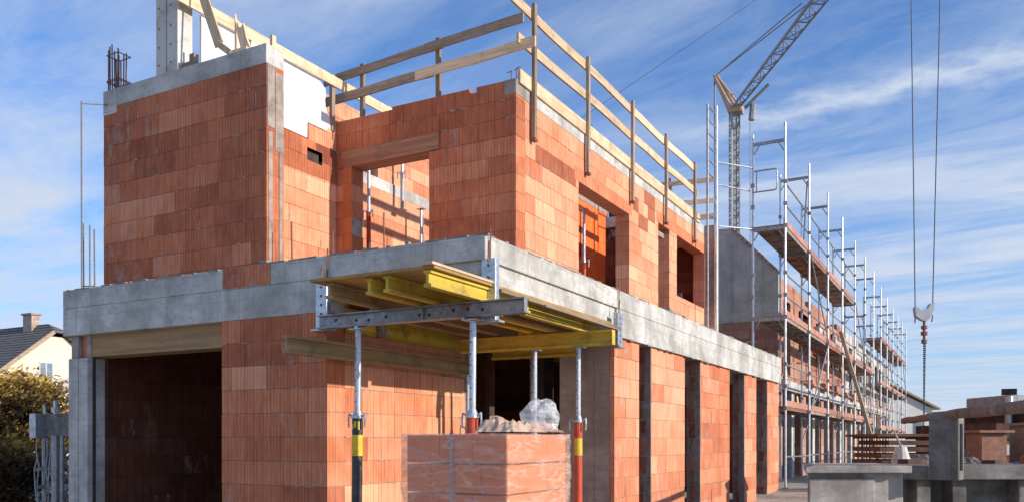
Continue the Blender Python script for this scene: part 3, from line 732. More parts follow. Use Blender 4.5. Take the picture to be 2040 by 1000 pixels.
for y in (PY0+.02, PY0+.30, PY0+.58, PY0+.86): mb.box(PX0+.02, PX1-.02, y, y+.07, .101, .125)
mb.build('wooden_base', 'oldwood_x', P)
mb = MB(); mb.box(-3.17, -3.145, PY0+.008, PY0+.012, .13, PZ); mb.build('strap', 'galv_dull', P)
# film
mb = MB()
def shell(u):     # perimeter walk, rounded corners
    L = [(PX0, PY0), (PX1, PY0), (PX1, PY1), (PX0, PY1)]
    per = [PX1-PX0, PY1-PY0, PX1-PX0, PY1-PY0]; s = u*sum(per)
    for k in range(4):
        if s <= per[k]: a, b = L[k], L[(k+1) % 4]; f = s/per[k]; return Vector((a[0]+(b[0]-a[0])*f, a[1]+(b[1]-a[1])*f, 0)), k
        s -= per[k]
    return Vector((PX0, PY0, 0)), 0
NU, NZ = 150, 60
cx, cy = (PX0+PX1)/2, (PY0+PY1)/2
for j in range(NZ+1):
    for i in range(NU):
        p, k = shell(i/NU); z = .13+(PZ-.13)*j/NZ
        d = Vector((p.x-cx, p.y-cy, 0)).normalized()
        w = mnoise.noise(Vector((p.x*5, p.y*5, z*9+p.x*3)))*.010+abs(mnoise.noise(Vector((p.x*11+z*6, p.y*11, z*16))))*.018
        mb.v.append(p+d*(w+.004)+Vector((0, 0, z)))
for j in range(NZ):
    for i in range(NU): a = j*NU+i; b = j*NU+(i+1) % NU; mb.face([a, b, b+NU, a+NU])
i0 = len(mb.v); mb.v.append(Vector((cx, cy, PZ+.006)))
for i in range(NU): mb.face([NZ*NU+i, NZ*NU+(i+1) % NU, i0])
mb.build('plastic_wrap', 'film', P, smooth=True)

def blob(name, c, r, mat, seed, amp=.3, sub=4, freq=3, hf=.5):
    import bmesh
    bm = bmesh.new(); bmesh.ops.create_icosphere(bm, subdivisions=sub, radius=1)
    me = bpy.data.meshes.new(name)
    for v in bm.verts:
        n = v.co.normalized()
        k = 1+amp*(abs(mnoise.noise(n*freq+Vector((seed, 0, 0))))*1.6-.4)+amp*hf*mnoise.noise(n*freq*3+Vector((0, seed, 0)))
        v.co = Vector((n.x*r[0], n.y*r[1], n.z*r[2]))*k
        if v.co.z < -r[2]*.6: v.co.z = -r[2]*.6
    bm.to_mesh(me); bm.free(); me.materials.append(M[mat])
    me.color_attributes.new('tint', 'FLOAT_COLOR', 'CORNER')
    o = bpy.data.objects.new(name, me); C.objects.link(o); o.location = c; return o
o = blob('plastic_bag', (-2.88, 5.74, PZ+.115), (.145, .14, .15), 'bag', 3, .30, 3, 1.7, .12); tag(o, 'inflated clear plastic bag lying on the wrapped pallet', 'plastic bag')
mb = MB()
for j in range(25):
    for i in range(41):
        u, v = i/40, j/24; e = min(1, min(u, 1-u, v, 1-v)*7)
        mb.v.append(Vector((-3.02+.30*u, 5.30+.52*v, PZ+.014+e*(.03+.05*abs(mnoise.noise(Vector((u*6, v*8, 7))))))))
for j in range(24):
    for i in range(40): a = j*41+i; mb.face([a, a+1, a+42, a+41])
tag(mb.build('film_heap', 'film'), 'loose crumpled film heaped between the paper sack and the clear bag', 'film')
# crumpled cement sack
mb = MB(); nu, nv = 60, 40
for j in range(nv+1):
    for i in range(nu+1):
        u, v = i/nu, j/nv
        x = -3.09+.33*u; y = 5.08+.52*v
        e = min(u, 1-u, v, 1-v)*6; e = min(1, e)
        z = PZ+.012+e*(.045+.05*math.exp(-((u-.25)**2+(v-.4)**2)*9)+.035*abs(mnoise.noise(Vector((u*6+v*4, v*5, 2))))+.035*mnoise.noise(Vector((u*3, v*9, 5))))
        x += .02*mnoise.noise(Vector((u*7, v*7, 1))); y += .02*mnoise.noise(Vector((u*7, v*7, 4)))
        mb.v.append(Vector((x, y, max(z, PZ+.010))))
for j in range(nv):
    for i in range(nu): a = j*(nu+1)+i; mb.face([a, a+1, a+nu+2, a+nu+1])
tag(mb.build('paper_sack', 'paper', smooth=False), 'crumpled torn paper sack on top of the wrapped pallet', 'sack')

# ================================================================== NEIGHBOUR ROW
R = thing('unfinished_row_house', 'long unfinished block row house behind the scaffolding', 'house', (-7, 40, .5))
RX = -4.75; RY0, RY1 = 23.8, 58.0
g = MB(); ops = []
y = 24.6; rr = random.Random(21)
while y < RY1-2:
    w = rr.choice((1.0, 1.3, 1.9)); ops.append((y, y+w, 4.3 if w > 1.1 else 3.45, 5.55)); y += w+rr.choice((.9, 1.3, 1.7))
bricks(g, 'y', RX-.27, RX, RY0+.27, 37.0, 3.45, 6.1, zbase=3.45, seed=81, smear=.5, blobs=0, bias=.0, openings=ops+[(28.0, 28.8, 5.85, 6.2), (33, 35, 5.85, 6.2), (41, 42.5, 5.6, 6.2)], widths=(.3, .375, .4))
g.build('wall', ['brick_dusty', 'mortar'], R)
MB().box(-10, RX+.12, RY0+.3, RY1, 3.0, 3.28).build('floor_slab', 'concrete', R)
g = MB(); bricks(g, 'y', RX-.15, RX+.02, RY0+.27, RY1, 3.282, 3.45, zbase=3.282, seed=82, ch=.17); g.build('wall_course', ['brick_dusty', 'mortar'], R)
y = 23.9; k = 0
while y < RY1-.6:
    if k % 2: MB().box(RX-.25, RX, y, y+.42, .4, 2.998).build('pier', 'concrete', R, bevel=.01)
    else:
        g = MB(); bricks(g, 'y', RX-.25, RX, y, y+.55, .4, 2.998, zbase=.4, seed=90+k, bias=.1, smear=.5); g.build('pier', ['brick_dusty', 'mortar'], R)
    y += .42+rr.uniform(1.0, 1.5); k += 1
g = MB(); bricks(g, 'x', RY0, RY0+.26, -9.9, -4.74, .4, 4.87, zbase=.4, seed=83, blobs=.1, bias=-.12); g.build('end_wall', ['brick_dusty', 'mortar'], R)
MB().poly([(-6.6, RY0-.01, 4.875), (-4.73, RY0-.01, 4.875), (-4.73, RY0-.01, 6.17), (-6.02, RY0-.01, 7.50), (-6.6, RY0-.01, 7.55)], (0, .27, 0)).build('end_gable', 'gable_concrete', R)
MB().box(-6.025, -6.0, RY0-.05, RY0+.3, 4.87, 7.5).build('joint_strip', 'concrete', R)
g = MB()
n = 12
for i in range(n):
    f = i/n; x = -6.0+1.27*f; z = 7.49-1.32*f
    g.beam((x, RY0+.1, z+.01), (x+.12, RY0+.1, z-.11), .30, .05+.04*rr.random(), t=(.5+.3*rr.random(), .6, 0))
g.build('gable_coping', ['brick_dusty', 'mortar'], R)
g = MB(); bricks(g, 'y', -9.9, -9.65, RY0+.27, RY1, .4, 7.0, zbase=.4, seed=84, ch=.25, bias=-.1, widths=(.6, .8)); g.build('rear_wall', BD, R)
g = MB()
for i in range(7): yy = 27+i*4.6; g.box(-9.6, RX-.3, yy, yy+.2, .5, 5.9, 0, (.25, 0, 0))
g.build('cross_wall', 'brick_shade', R)
MB().box(-10, RX-.3, 35, RY1, 5.85, 6.08).build('upper_slab', 'concrete', R)
yy = 37.0
segs = []
for (a, b, c, d) in [o for o in ops if o[0] > 36.2]:
    MB().box(RX-.25, RX+.01, yy+.002, a, 3.452, 6.08).build('rendered_wall', 'concrete_brown' if len(segs) % 2 else 'concrete', R); segs.append(1)
    MB().box(RX-.25, RX+.012, a+.002, b-.002, d, 6.078).build('lintel', 'concrete', R)
    if c > 4: MB().box(RX-.25, RX+.012, a+.002, b-.002, 3.452, c).build('sill_wall', 'concrete_brown', R)
    yy = b
MB().box(RX-.25, RX+.01, yy+.002, RY1, 3.452, 6.08).build('rendered_wall', 'concrete', R)
for (a, b) in ((29.4, 31.0), (33.2, 35.4), (38, 41)):
    MB().box(RX+.03, RX+.20, a, b, 4.45, 5.35).build('balcony_front', 'concrete', R, bevel=.01)
# props and boards on the row house
for i in range(14):
    yy = 25.0+i*2.25+rr.uniform(-.3, .3)
    mb = MB(); mb.tube((-5.15, yy, 3.45), (-5.15, yy, 5.6), .035); mb.box(-5.21, -5.09, yy-.06, yy+.06, 5.58, 5.6)
    tag(mb.build('steel_prop', 'galv_lt'), 'thin upper floor prop in the row house behind the scaffolding', 'prop', 'props inside the row house')
for i in range(5):
    yy = 27.5+i*2.6
    mb = MB(); mb.box(-5.0, -4.4, yy, yy+1.1, 3.285, 3.34); mb.box(-4.95, -4.45, yy+.1, yy+.9, 3.34, 3.34+.12+.06*(i % 3))
    tag(mb.build('brick_stack', 'toe'), 'small heap of bricks on the slab edge of the row house', 'bricks', 'brick heaps on the row house slab')
MB().box(-4.9, -4.5, 30.2, 31.3, 4.47, 5.3).build('tmp', 'paper').name = 'material_bundle'
tag(bpy.data.objects['material_bundle'], 'pale bundle of boards standing on the middle scaffold deck', 'bundle')

for i in range(16):
    yy = 24.5+i*1.9; w = rr.uniform(.25, .6)
    mb = MB(); lean = rr.uniform(-.25, .25); zz = rr.choice((3.29, 4.46, 2.38)); hh = rr.uniform(.5, 1.3)
    mb.beam((-4.64, yy, zz), (-4.70, yy+lean, zz+hh), w*.35, .03, up=(1, 0, 0))
    tag(mb.build('leaning_board', rr.choice(('oldwood_z', 'wood_z', 'concrete_brown', 'galv_dull'))), 'board leaning against the row house wall behind the scaffolding', 'board', 'boards leaning on the row house')
rr = random.Random(77)
for i in range(26):
    yy = 20.5+rr.random()*18; xx = rr.uniform(-3.4, -1.6)
    mb = MB(); q = Vector((xx, yy, .52)); an = rr.uniform(0, PI); L_ = rr.uniform(.2, 1.3)
    mb.beam(q, q+Vector((math.cos(an)*L_, math.sin(an)*L_, rr.uniform(0, .15))), rr.uniform(.06, .15), rr.uniform(.03, .08))
    tag(mb.build('site_debris', rr.choice(('oldwood_x', 'mortar', 'toe', 'concrete_dark'))), 'scrap of timber or rubble on the sandy ground beside the scaffolding', 'debris', 'scraps on the ground by the scaffolding')
# ================================================================== SCAFFOLDS
def scaffold(name, label, y0, nb, bay, zs, zg, zt, decks, tdeck, seed):
    T = thing(name, label, 'scaffold', (-4.16, y0, zg), 'facade scaffolds')
    xo, xi = -3.80, -4.53; rr = random.Random(seed)
    for i in range(nb+1):
        y = y0+i*bay
        MB().tube((xo, y, zg), (xo+rr.uniform(-.01, .01), y, zt+rr.uniform(-.05, .1)), .027, n=10).build('upright', 'galv_lt', T)
        MB().tube((xi, y, zg), (xi, y, zt-.15+rr.uniform(-.1, .1)), .027, n=10).build('upright', 'galv_lt', T)
        for z in zs+[zt-.28]:
            mb = MB(); mb.beam((xi, y, z-.04), (xo, y, z-.04), .04, .07)
            mb.tube((xi, y, z-.32), (xi+.16, y, z-.06), .014, n=5); mb.tube((xo, y, z-.32), (xo-.16, y, z-.06), .014, n=5)
            mb.build('transom', 'galv_dull', T)
        for xx in (xo, xi): MB().box(xx-.07, xx+.07, y-.07, y+.07, zg-.01, zg+.01).build('base_plate', 'galv_dull', T)
    for i in range(nb):
        a, b = y0+i*bay, y0+(i+1)*bay
        for li, z in enumerate(zs):
            if not decks(i, li): continue
            mt = 'deck_red' if (i+li+seed) % 3 == 1 else 'deck'
            mb = MB()
            for k in range(2):
                x0 = xi+.04+k*.325; mb.box(x0, x0+.31, a+.02, b-.02, z, z+.045)
                mb.box(x0, x0+.025, a+.02, b-.02, z-.035, z-.001); mb.box(x0+.285, x0+.31, a+.02, b-.02, z-.035, z-.001)
                for q in range(1, 4): yy = a+(b-a)*q/4; mb.box(x0+.027, x0+.283, yy-.02, yy+.02, z-.03, z-.001)
            mb.build('deck', mt, T)
            MB().box(xo-.05, xo-.03, a+.03, b-.03, z+.047, z+.19).build('toe_board', 'toe', T)
            MB().tube((xo-.03, a, z+1.0), (xo-.03, b, z+1.0), .018, n=6).build('guard_rail', 'galv_dull', T)
            MB().tube((xo-.03, a, z+.5), (xo-.03, b, z+.5), .018, n=6).build('guard_rail', 'galv_dull', T)
        for li, z in enumerate(zs):
            for xx in (xo, xi):
                for dz in (.5, 1.0, 0): MB().box(xx-.04, xx+.04, a-.04, a+.04, z+dz-.04, z+dz+.04).build('coupler', 'galv_dull', T)
        if i % 2 == 0: MB().tube((xi, a, zg+1.0), (xi, b, zs[0]+.9), .018, n=6).build('brace', 'galv_dull', T)
        if i % 3 == 1: MB().tube((xo+.03, b, zs[1]), (xo+.03, a, zs[2]), .018, n=6).build('brace', 'galv_dull', T)
        MB().tube((xi+.03, a, zs[0]+1.0), (xi+.03, b, zs[0]+1.02), .018, n=6).build('guard_rail', 'galv_dull', T)
        MB().tube((xi, a+.3, zs[1]-.5), (-4.76, a+.3, zs[1]-.5), .02, n=6).build('wall_tie', 'galv_dull', T)
        MB().tube((xo, a, zg+.72), (xo, b, zg+.70), .018, n=6).build('ledger', 'galv_dull', T)
        if i % 2 == 1:
            MB().tube((xo+.03, a, zs[0]), (xo+.03, b, zs[1]), .018, n=6).build('brace', 'galv_dull', T)
    return T
T = scaffold('facade_scaffold', 'near tall tube scaffold along the row house, highest frames, starting at the house corner', 19.9, 6, 3.13, [2.33, 4.40, 6.46], .50, 8.72, lambda i, l: (l < 2 or i < 4), 0, 1)
# end gate of the near scaffold
mb = MB(); y = 19.86; z = 7.35
c = [(-4.50, y, z+.42), (-4.02, y, z+.42), (-3.98, y, z+.38), (-3.98, y, z-.02), (-4.02, y, z-.06), (-4.50, y, z-.06)]
mb.path([Vector(p) for p in c], .017, 6); mb.tube((-4.44, y, z+.42), (-4.44, y, z-.06), .014, n=6)
mb.build('end_gate', 'galv_dull', T)
mb = MB(); mb.tube((-5.1, 18.86, 7.8), (-4.53, 19.86, 7.86), .018, n=6); mb.tube((-5.1, 18.86, 7.3), (-4.60, 19.86, 7.34), .018, n=6); mb.tube((-5.15, 19.2, 6.45), (-4.53, 19.86, 6.45), .018, n=6)
mb.build('side_rail', 'galv_dull', T)
mb = MB(); mb.tube((-3.85, 23.03, 8.3), (-4.5, 26.1, 6.9), .018, n=6); mb.build('brace', 'galv_dull', T)
scaffold('facade_scaffold', 'far lower stretch of tube scaffold along the row house', 41.8, 5, 3.13, [2.1, 4.15, 6.22], .45, 8.42, lambda i, l: True, 0, 2)

# scaffold-type ladder frame at the end of the facade
L = thing('ladder', 'tall narrow metal ladder frame standing at the far end of the facade', 'ladder', (-5.25, 19.6, ZS))
MB().tube((-5.10, 18.15, ZS), (-5.10, 18.15, 8.85), .026).build('rail', 'galv_dull', L)
MB().tube((-5.10, 18.86, ZS), (-5.10, 18.86, 9.05), .034).build('rail', 'galv_lt', L)
z = 6.5
while z < 8.9:
    if not (6.6 < z < 7.2): MB().tube((-5.10, 18.15, z), (-5.10, 18.86, z+.03), .016, n=6).build('rung', 'galv_dull', L)
    z += .29
# plank ladder leaning on scaffold
L = thing('ladder', 'long wooden ladder leaning against the scaffold in front of the row house', 'ladder', (-2.9, 30, .5))
p0 = gp(1737-1020, 1693, 0)/1693*28.0; 
A0 = Vector((-2.55, 28.6, .5)); A1 = Vector((-3.72, 28.2, 5.0)); off = Vector((.0, .42, 0))
MB().beam(A0, A1, .10, .15, up=(0, 1, 0)).build('rail', 'wood_z', L); MB().beam(A0+off, A1+off, .05, .09, up=(0, 1, 0)).build('rail', 'oldwood_z', L)
for k in range(1, 15): q = A0+(A1-A0)*k/15; MB().tube(q, q+off, .018, n=6).build('rung', 'oldwood_y', L)
for k in range(1, 6):
    pass

# ================================================================== CRANE
CR = thing('tower_crane', 'slim tower crane with lattice jib rising behind the scaffolding', 'crane', tuple(gp(14.4, 55, .5)))
ct = 22.9
def lat(mb, a, b, wa, wb, side, up, n, rc, rd, tri=False):
    a, b = Vector(a), Vector(b); side = Vector(side).normalized(); up = Vector(up).normalized()
    def ring(f):
        c = a+(b-a)*f; w = wa+(wb-wa)*f
        if tri: return [c+side*w/2, c-side*w/2, c+up*w*.8]
        return [c+side*w/2+up*w/2, c-side*w/2+up*w/2, c-side*w/2-up*w/2, c+side*w/2-up*w/2]
    r0 = ring(0); r1 = ring(1); m = len(r0)
    for p, q in zip(r0, r1): mb.tube(p, q, rc, n=6)
    for i in range(n):
        p, q = ring(i/n), ring((i+1)/n)
        for k in range(m):
            if i % 2: mb.tube(p[k], q[(k+1) % m], rd, n=4)
            else: mb.tube(p[(k+1) % m], q[k], rd, n=4)
            mb.tube(p[k], p[(k+1) % m], rd, n=4)
mb = MB(); lat(mb, gp(14.4, 55, .5), gp(14.4, 55, ct), .5, .5, RV, FV, 46, .065, .03); mb.build('mast', 'crane_light', CR)
MB().beam(gp(14.17, 54.78, .5), gp(14.17, 54.78, ct-.3), .12, .05, up=tuple(FV)).build('cable_duct', 'crane_grey', CR)
MB().beam(gp(14.45, 55.25, .5), gp(14.45, 55.25, ct-.6), .34, .05, up=tuple(FV)).build('inner_mast', 'crane_light', CR)
mb = MB(); a = gp(14.35, 55, .5); mb.beam(a+RV*.28-FV*.34, a+RV*.28-FV*.34+Vector((0, 0, 22)), .09, .04, up=tuple(FV)); mb.build('mast_ladder', 'crane_grey', CR)
mb = MB(); lat(mb, gp(14.45, 54.7, ct+.1), gp(16.35, 25.0, ct+.9), .45, 1.15, RV, (0, 0, 1), 34, .065, .028, tri=True)
jib = mb.build('jib', 'crane_grey', CR)
mb = MB(); ap = gp(13.65, 57.0, 26.0)
for s in (-.3, .3):
    mb.tube(gp(14.4+s, 55.2, ct), ap+RV*s*.3, .10, n=6)
    mb.tube(gp(14.4+s, 54.6, ct), ap+RV*s*.3, .08, n=6)
mb.tube(gp(14.1, 55.3, ct+1.2), gp(14.5, 55.3, ct+1.2), .05)
mb.build('apex_frame', 'tan_steel', CR)
mb = MB(); mb.box(-.42, .42, -.42, .42, -.25, .2); me_ = [v+gp(14.45, 54.9, ct) for v in mb.v]; mb.v = me_; mb.build('slewing_head', 'tan_steel', CR)
mb = MB(); jp = gp(14.45+1.6*.37, 54.7-29.7*.37, ct+1.05)
mb.tube(ap, jp+RV*.12, .035, n=5); mb.tube(ap, jp-RV*.12+Vector((0, 0, .1)), .035, n=5)
mb.tube(ap-RV*.05, Vector((ap.x, ap.y, 1.0)), .07, n=6)
mb.tube(gp(15.3, 54.6, ct-.2), gp(15.3, 54.6, 12), .03, n=5)
mb.build('stay_line', 'crane_grey', CR)
mb = MB(); mb.tube(gp(14.9, 54.4, ct-.1), gp(16.2, 53.6, ct+1.1), .10, n=6); mb.tube(gp(15.3, 54.3, ct-.9), gp(15.4, 54.3, ct+.1), .2, n=8); mb.build('winch_arm', 'crane_grey', CR)
# trolley, ropes and hook block
hx, ht, hz = 15.5, 32.0, 6.1
mb = MB(); mb.box(-.75, .75, -.25, .25, 0, .2); mb.v = [RV*v.x+FV*v.y+Vector((0, 0, v.z))+gp(15.65, ht, ct-.15) for v in mb.v]; mb.build('trolley', 'crane_grey', CR)
mb = MB(); mb.tube(gp(hx-.63+.1, ht, ct-.1), gp(hx-.32, ht, hz+.5), .022, n=5); mb.tube(gp(hx+.63+.1, ht, ct-.1), gp(hx+.34, ht, hz+.6), .022, n=5); mb.build('hoist_rope', 'cable', CR)
HB = MB(); pl = [(-.38, .48), (-.30, .52), (-.10, .40), (.12, .46), (.20, .62), (.38, .68), (.38, .40), (.22, .10), (.05, -.05), (-.12, 0), (-.34, .16)]
HB.poly([gp(hx+a, ht-.10, hz+b) for a, b in pl], FV*.2)
hb = HB.build('hook_block', 'crane_light', CR, bevel=.02)
mb = MB(); mb.tube(gp(hx+.02, ht, hz), gp(hx+.02, ht, hz-.25), .05); mb.tube(gp(hx+.02, ht, hz-.2), gp(hx+.02, ht, hz-.32), .11); mb.tube(gp(hx+.02, ht, hz-.42), gp(hx+.02, ht, hz-.55), .12); mb.tube(gp(hx+.02, ht, hz-.3), gp(hx+.02, ht, hz-.85), .05)
mb.tube(gp(hx+.02, ht, hz-.72), gp(hx+.02, ht, hz-.86), .10)
mb.tube(gp(hx-.32, ht, hz+.2), gp(hx-.33, ht, hz-.1), .025, n=5); mb.tube(gp(hx+.34, ht, hz+.2), gp(hx+.30, ht, hz-.05), .025, n=5)
mb.build('hook', 'rust', hb)
mb = MB()
for dx, ex in ((-.02, -.10), (.02, .05), (.05, .17), (.0, -.03)):
    q0, q1 = gp(hx+dx+.02, ht, hz-.85), gp(hx+ex, ht+(ex*2), 1.65)
    for k in range(46):
        a = q0+(q1-q0)*k/46; b = q0+(q1-q0)*(k+.8)/46; mb.tube(a, b, .026 if k % 2 else .017, n=4)
tag(mb.build('chain_sling', 'cable'), 'long dark chain sling hanging from the crane hook block', 'chain')
mb = MB(); mb.tube(gp(1120/1693*32-1020/1693*32, 32, 13.2), gp(16, 34.9, ct+.8), .012, n=5)
tag(mb.build('guy_wire', 'cable'), 'single thin wire crossing the sky towards the crane jib', 'wire')

# ================================================================== LEFT BACKGROUND
HH = thing('neighbour_house', 'cream rendered house with dark tiled half hipped roof at the left edge', 'house', (-60, 38, 0))
gx = -56.6; yc = 36.95; ov = .5
zw = lambda y: 9.35-abs(y-yc)*.80
mb = MB(); mb.poly([(gx, yc-4.6, 0), (gx, yc+4.6, 0), (gx, yc+4.6, zw(yc+4.6)), (gx, yc+.65, zw(yc+.65)), (gx, yc-.65, zw(yc-.65)), (gx, yc-4.6, zw(yc-4.6))], (-14, 0, 0)); mb.build('wall', 'cream', HH)
mb = MB()
for s in (-1, 1):
    a = Vector((gx+ov, yc+s*.45, zw(yc+.45)+.25)); b = Vector((gx+ov, yc+s*5.4, zw(yc+5.4)+.25)); c = Vector((gx-14.5, yc+s*5.4, zw(yc+5.4)+.25)); d = Vector((gx-14.5, yc, 9.80)); e = Vector((gx-.9, yc, 9.80))
    i = len(mb.v); mb.v += [a, b, c, d, e]; mb.v += [v-Vector((0, 0, .2)) for v in (a, b, c, d, e)]
    mb.face([i, i+1, i+2, i+3, i+4] if s > 0 else [i+4, i+3, i+2, i+1, i]); mb.face([i+9, i+8, i+7, i+6, i+5]); mb.face([i, i+5, i+6, i+1])
a = Vector((gx+ov, yc-.45, zw(yc+.45)+.25)); b = Vector((gx+ov, yc+.45, zw(yc+.45)+.25)); e = Vector((gx-.9, yc, 9.80)); i = len(mb.v); mb.v += [a, b, e]; mb.face([i, i+1, i+2])
mb.poly([a, b, b-Vector((0, 0, .2)), a-Vector((0, 0, .2))], (-.05, 0, 0))
mb.build('roof', 'roof', HH)
mb = MB(); mb.beam((gx+ov+.01, yc-.45, zw(yc+.45)+.12), (gx+ov+.01, yc-5.4, zw(yc+5.4)+.12), .05, .26); mb.build('verge_board', 'oldwood_y', HH)
for (y, z) in ((yc-.75, 5.9), (yc+2.2, 5.9)):
    f = MB().box(gx+.002, gx+.06, y-.5, y+.5, z, z+1.1).build('window', 'whiteframe', HH)
    MB().box(gx+.062, gx+.07, y-.43, y-.04, z+.07, z+1.03).box(gx+.062, gx+.07, y+.04, y+.43, z+.07, z+1.03).build('pane', 'glass', f)
MB().box(gx-3.2, gx-2.2, yc-.4, yc+.2, 9.2, 10.5).build('chimney', 'deck', HH)
MB().box(gx-3.3, gx-2.1, yc-.5, yc+.3, 10.5, 10.62).build('chimney_cap', 'mortar', HH)

def foliage(mb, c, r, n, s, seed, shade=0):
    rr = random.Random(seed)
    for i in range(n):
        d = Vector((rr.gauss(0, 1), rr.gauss(0, 1), rr.gauss(0, 1))).normalized()*(rr.random()**.45)
        d *= 1+.35*mnoise.noise(d*2.2+Vector((seed, 0, 0)))
        p = Vector((c[0]+d.x*r[0], c[1]+d.y*r[1], c[2]+d.z*r[2]))
        if mnoise.noise(p*2.1) < -.22: continue
        a = Vector((rr.gauss(0, 1), rr.gauss(0, 1), rr.gauss(0, 1))).normalized(); b = a.orthogonal().normalized(); w = a.cross(b)
        q = s*rr.uniform(.6, 1.3); i0 = len(mb.v)
        mb.v += [p-b*q, p+w*q*.5, p+b*q, p-w*q*.5]
        v = .45+.5*d.z+.3*mnoise.noise(p*1.5)+rr.gauss(0, .15)+shade  # leaf tone lighter towards the top, light from above painted in
        mb.face([i0, i0+1, i0+2, i0+3], 0, (max(0, min(1, v)), 0, 0))
def shrub(name, label, cat, c, r, n, s, seed, trunk, mat='leaf', subs=7, grp=None, shade=0):
    base = (c[0], c[1], trunk)
    T = thing(name, label, cat, base, grp)
    mb = MB(); rr = random.Random(seed)
    tips = []
    for k in range(subs):
        a = rr.uniform(0, 2*PI); q = rr.uniform(.2, .75)
        cc = (c[0]+math.cos(a)*r[0]*q, c[1]+math.sin(a)*r[1]*q, c[2]+rr.uniform(-.5, .55)*r[2]); tips.append(cc)
        foliage(mb, cc, (r[0]*.5, r[1]*.5, r[2]*.42), n//subs, s, seed+k, shade)
    mb.build('crown', mat, T)
    mb = MB(); f = Vector(base)
    for t in tips:
        mid = (f+Vector(t))/2+Vector((0, 0, .2)); mb.tube(f, mid, .05*r[0], .03*r[0], n=6); mb.tube(mid, t, .03*r[0], .01*r[0], n=5)
    mb.build('trunk', 'bark', T)
shrub('autumn_shrub', 'golden green leafy shrub in front of the cream house, left of the concrete column', 'shrub', tuple(gp(-15.2, 26, 2.25)), (2.8, 2.6, 1.75), 30000, .07, 4, 0, subs=14)
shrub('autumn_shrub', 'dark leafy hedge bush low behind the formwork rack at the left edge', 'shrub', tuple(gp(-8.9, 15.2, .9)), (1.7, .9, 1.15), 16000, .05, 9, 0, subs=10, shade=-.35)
# formwork rack
K = thing('formwork_rack', 'grey steel formwork frame on posts with wires left of the concrete column', 'rack', tuple(gp(-6.4, 11.6, 0)))
def G(l, t, z): return gp(l, t, z)
mb = MB(); mb.beam(G(-6.50, 11.7, 1.80), G(-5.9, 11.4, 1.80), .10, .31); mb.build('crossbeam', 'concrete_dark', K, bevel=.01)
for l, t, r in ((-6.38, 11.6, .035), (-6.12, 11.4, .055), (-5.98, 11.3, .03)): MB().tube(G(l, t, 0), G(l, t, 1.66), r, n=10).build('post', 'galv_dull', K)
mb = MB(); mb.box(-.07, .07, -.07, .07, 0, .33); mb.v = [v+G(-6.45, 11.55, 1.63) for v in mb.v]; mb.build('clamp', 'galv', K)
MB().tube(G(-6.32, 11.5, 1.95), G(-6.33, 11.5, 2.08), .02).build('spindle', 'galv', K)
mb = MB(); mb.tube(G(-6.12, 11.4, 1.95), G(-6.12, 11.4, 2.13), .03); mb.tube(G(-6.12, 11.4, 1.97), G(-6.12, 11.4, 2.03), .055); mb.build('spindle', 'galv', K)
mb = MB(); rr = random.Random(6)
for k in range(9):
    p = G(-6.45+rr.random()*.5, 11.45, 1.7-rr.random()*.3); pts = [p]
    for q in range(6): p = p+Vector((rr.uniform(-.08, .06), rr.uniform(-.03, .03), -.2)); pts.append(p)
    mb.path(pts, .009, 5)
mb.build('hanging_wire', 'galv_dull', K)
mb = MB()
for k in range(5): mb.beam(G(-6.5, 11.6, .2+.25*k), G(-5.9, 11.35, .45+.2*k), .03, .05)
mb.build('brace', 'concrete_dark', K)

# ================================================================== RIGHT FOREGROUND
def lbox(mb, l0, l1, t0, t1, z0, z1, m=0, rot=0):
    i = len(mb.v); mb.box(l0, l1, t0, t1, z0, z1, m)
    c = Vector(((l0+l1)/2, (t0+t1)/2, 0))
    for k in range(i, len(mb.v)):
        v = mb.v[k]; d = v-c; x = d.x*math.cos(rot)-d.y*math.sin(rot); y = d.x*math.sin(rot)+d.y*math.cos(rot)
        mb.v[k] = gp(c.x+x, c.y+y, v.z)
    return mb
t = MB()
def slab4(mb, pts, z0, z1): mb.poly([gp(l, q, z0) for l, q in pts], (0, 0, z1-z0))
slab4(t, [(2.83, 8.12), (3.74, 8.12), (3.80, 8.8), (3.06, 8.8)], 0, 1.286)
slab4(t, [(2.76, 8.0), (3.77, 8.0), (3.83, 8.95), (3.07, 8.95)], 1.288, 1.36)
slab4(t, [(2.83, 8.095), (3.46, 8.095), (3.46, 8.118), (2.83, 8.118)], .2, 1.24)
tag(t.build('concrete_trough', 'concrete_trough', bevel=.015), 'pale precast concrete trough with overhanging rim at the lower right', 'concrete block')
t = lbox(MB(), 3.78, 5.6, 8.2, 8.8, 1.22, 1.355)
for l in (3.95, 4.3, 4.95): lbox(t, l, l+.14, 8.3, 8.7, 0, 1.218)
lbox(t, 3.8, 5.6, 8.5, 8.75, 0, 1.217)
tag(t.build('concrete_bench', 'concrete_dark', bevel=.01), 'dark weathered precast concrete shelf right of the pale trough', 'concrete block')
# hollow block
HBk = thing('hollow_block', 'upright grey hollow concrete block carrying the dark pole', 'concrete block', tuple(gp(4.1, 7.95, 1.2)))
import bmesh
def hollow():
    bm = bmesh.new(); w, d, h = .26, .20, .615
    mb = MB(); 
    # front and rear walls solid, sides with a long slot
    mb.box(-w/2, w/2, -d/2, -d/2+.04, 0, h); mb.box(-w/2, w/2, d/2-.04, d/2, 0, h)
    for s in (-1, 1):
        x0, x1 = (-w/2, -w/2+.035) if s < 0 else (w/2-.035, w/2)
        mb.box(x0, x1, -d/2+.04, d/2-.04, 0, .09); mb.box(x0, x1, -d/2+.04, d/2-.04, h-.09, h)
    mb.box(-w/2+.035, w/2-.035, -d/2+.04, d/2-.04, h-.05, h-.002)
    bm.free(); return mb
mb = hollow(); a = YAW-.72
mb.v = [Vector((v.x*math.cos(a)-v.y*math.sin(a), v.x*math.sin(a)+v.y*math.cos(a), v.z))+gp(4.10, 8.02, 1.225) for v in mb.v]
mb.v = [v for v in mb.v]
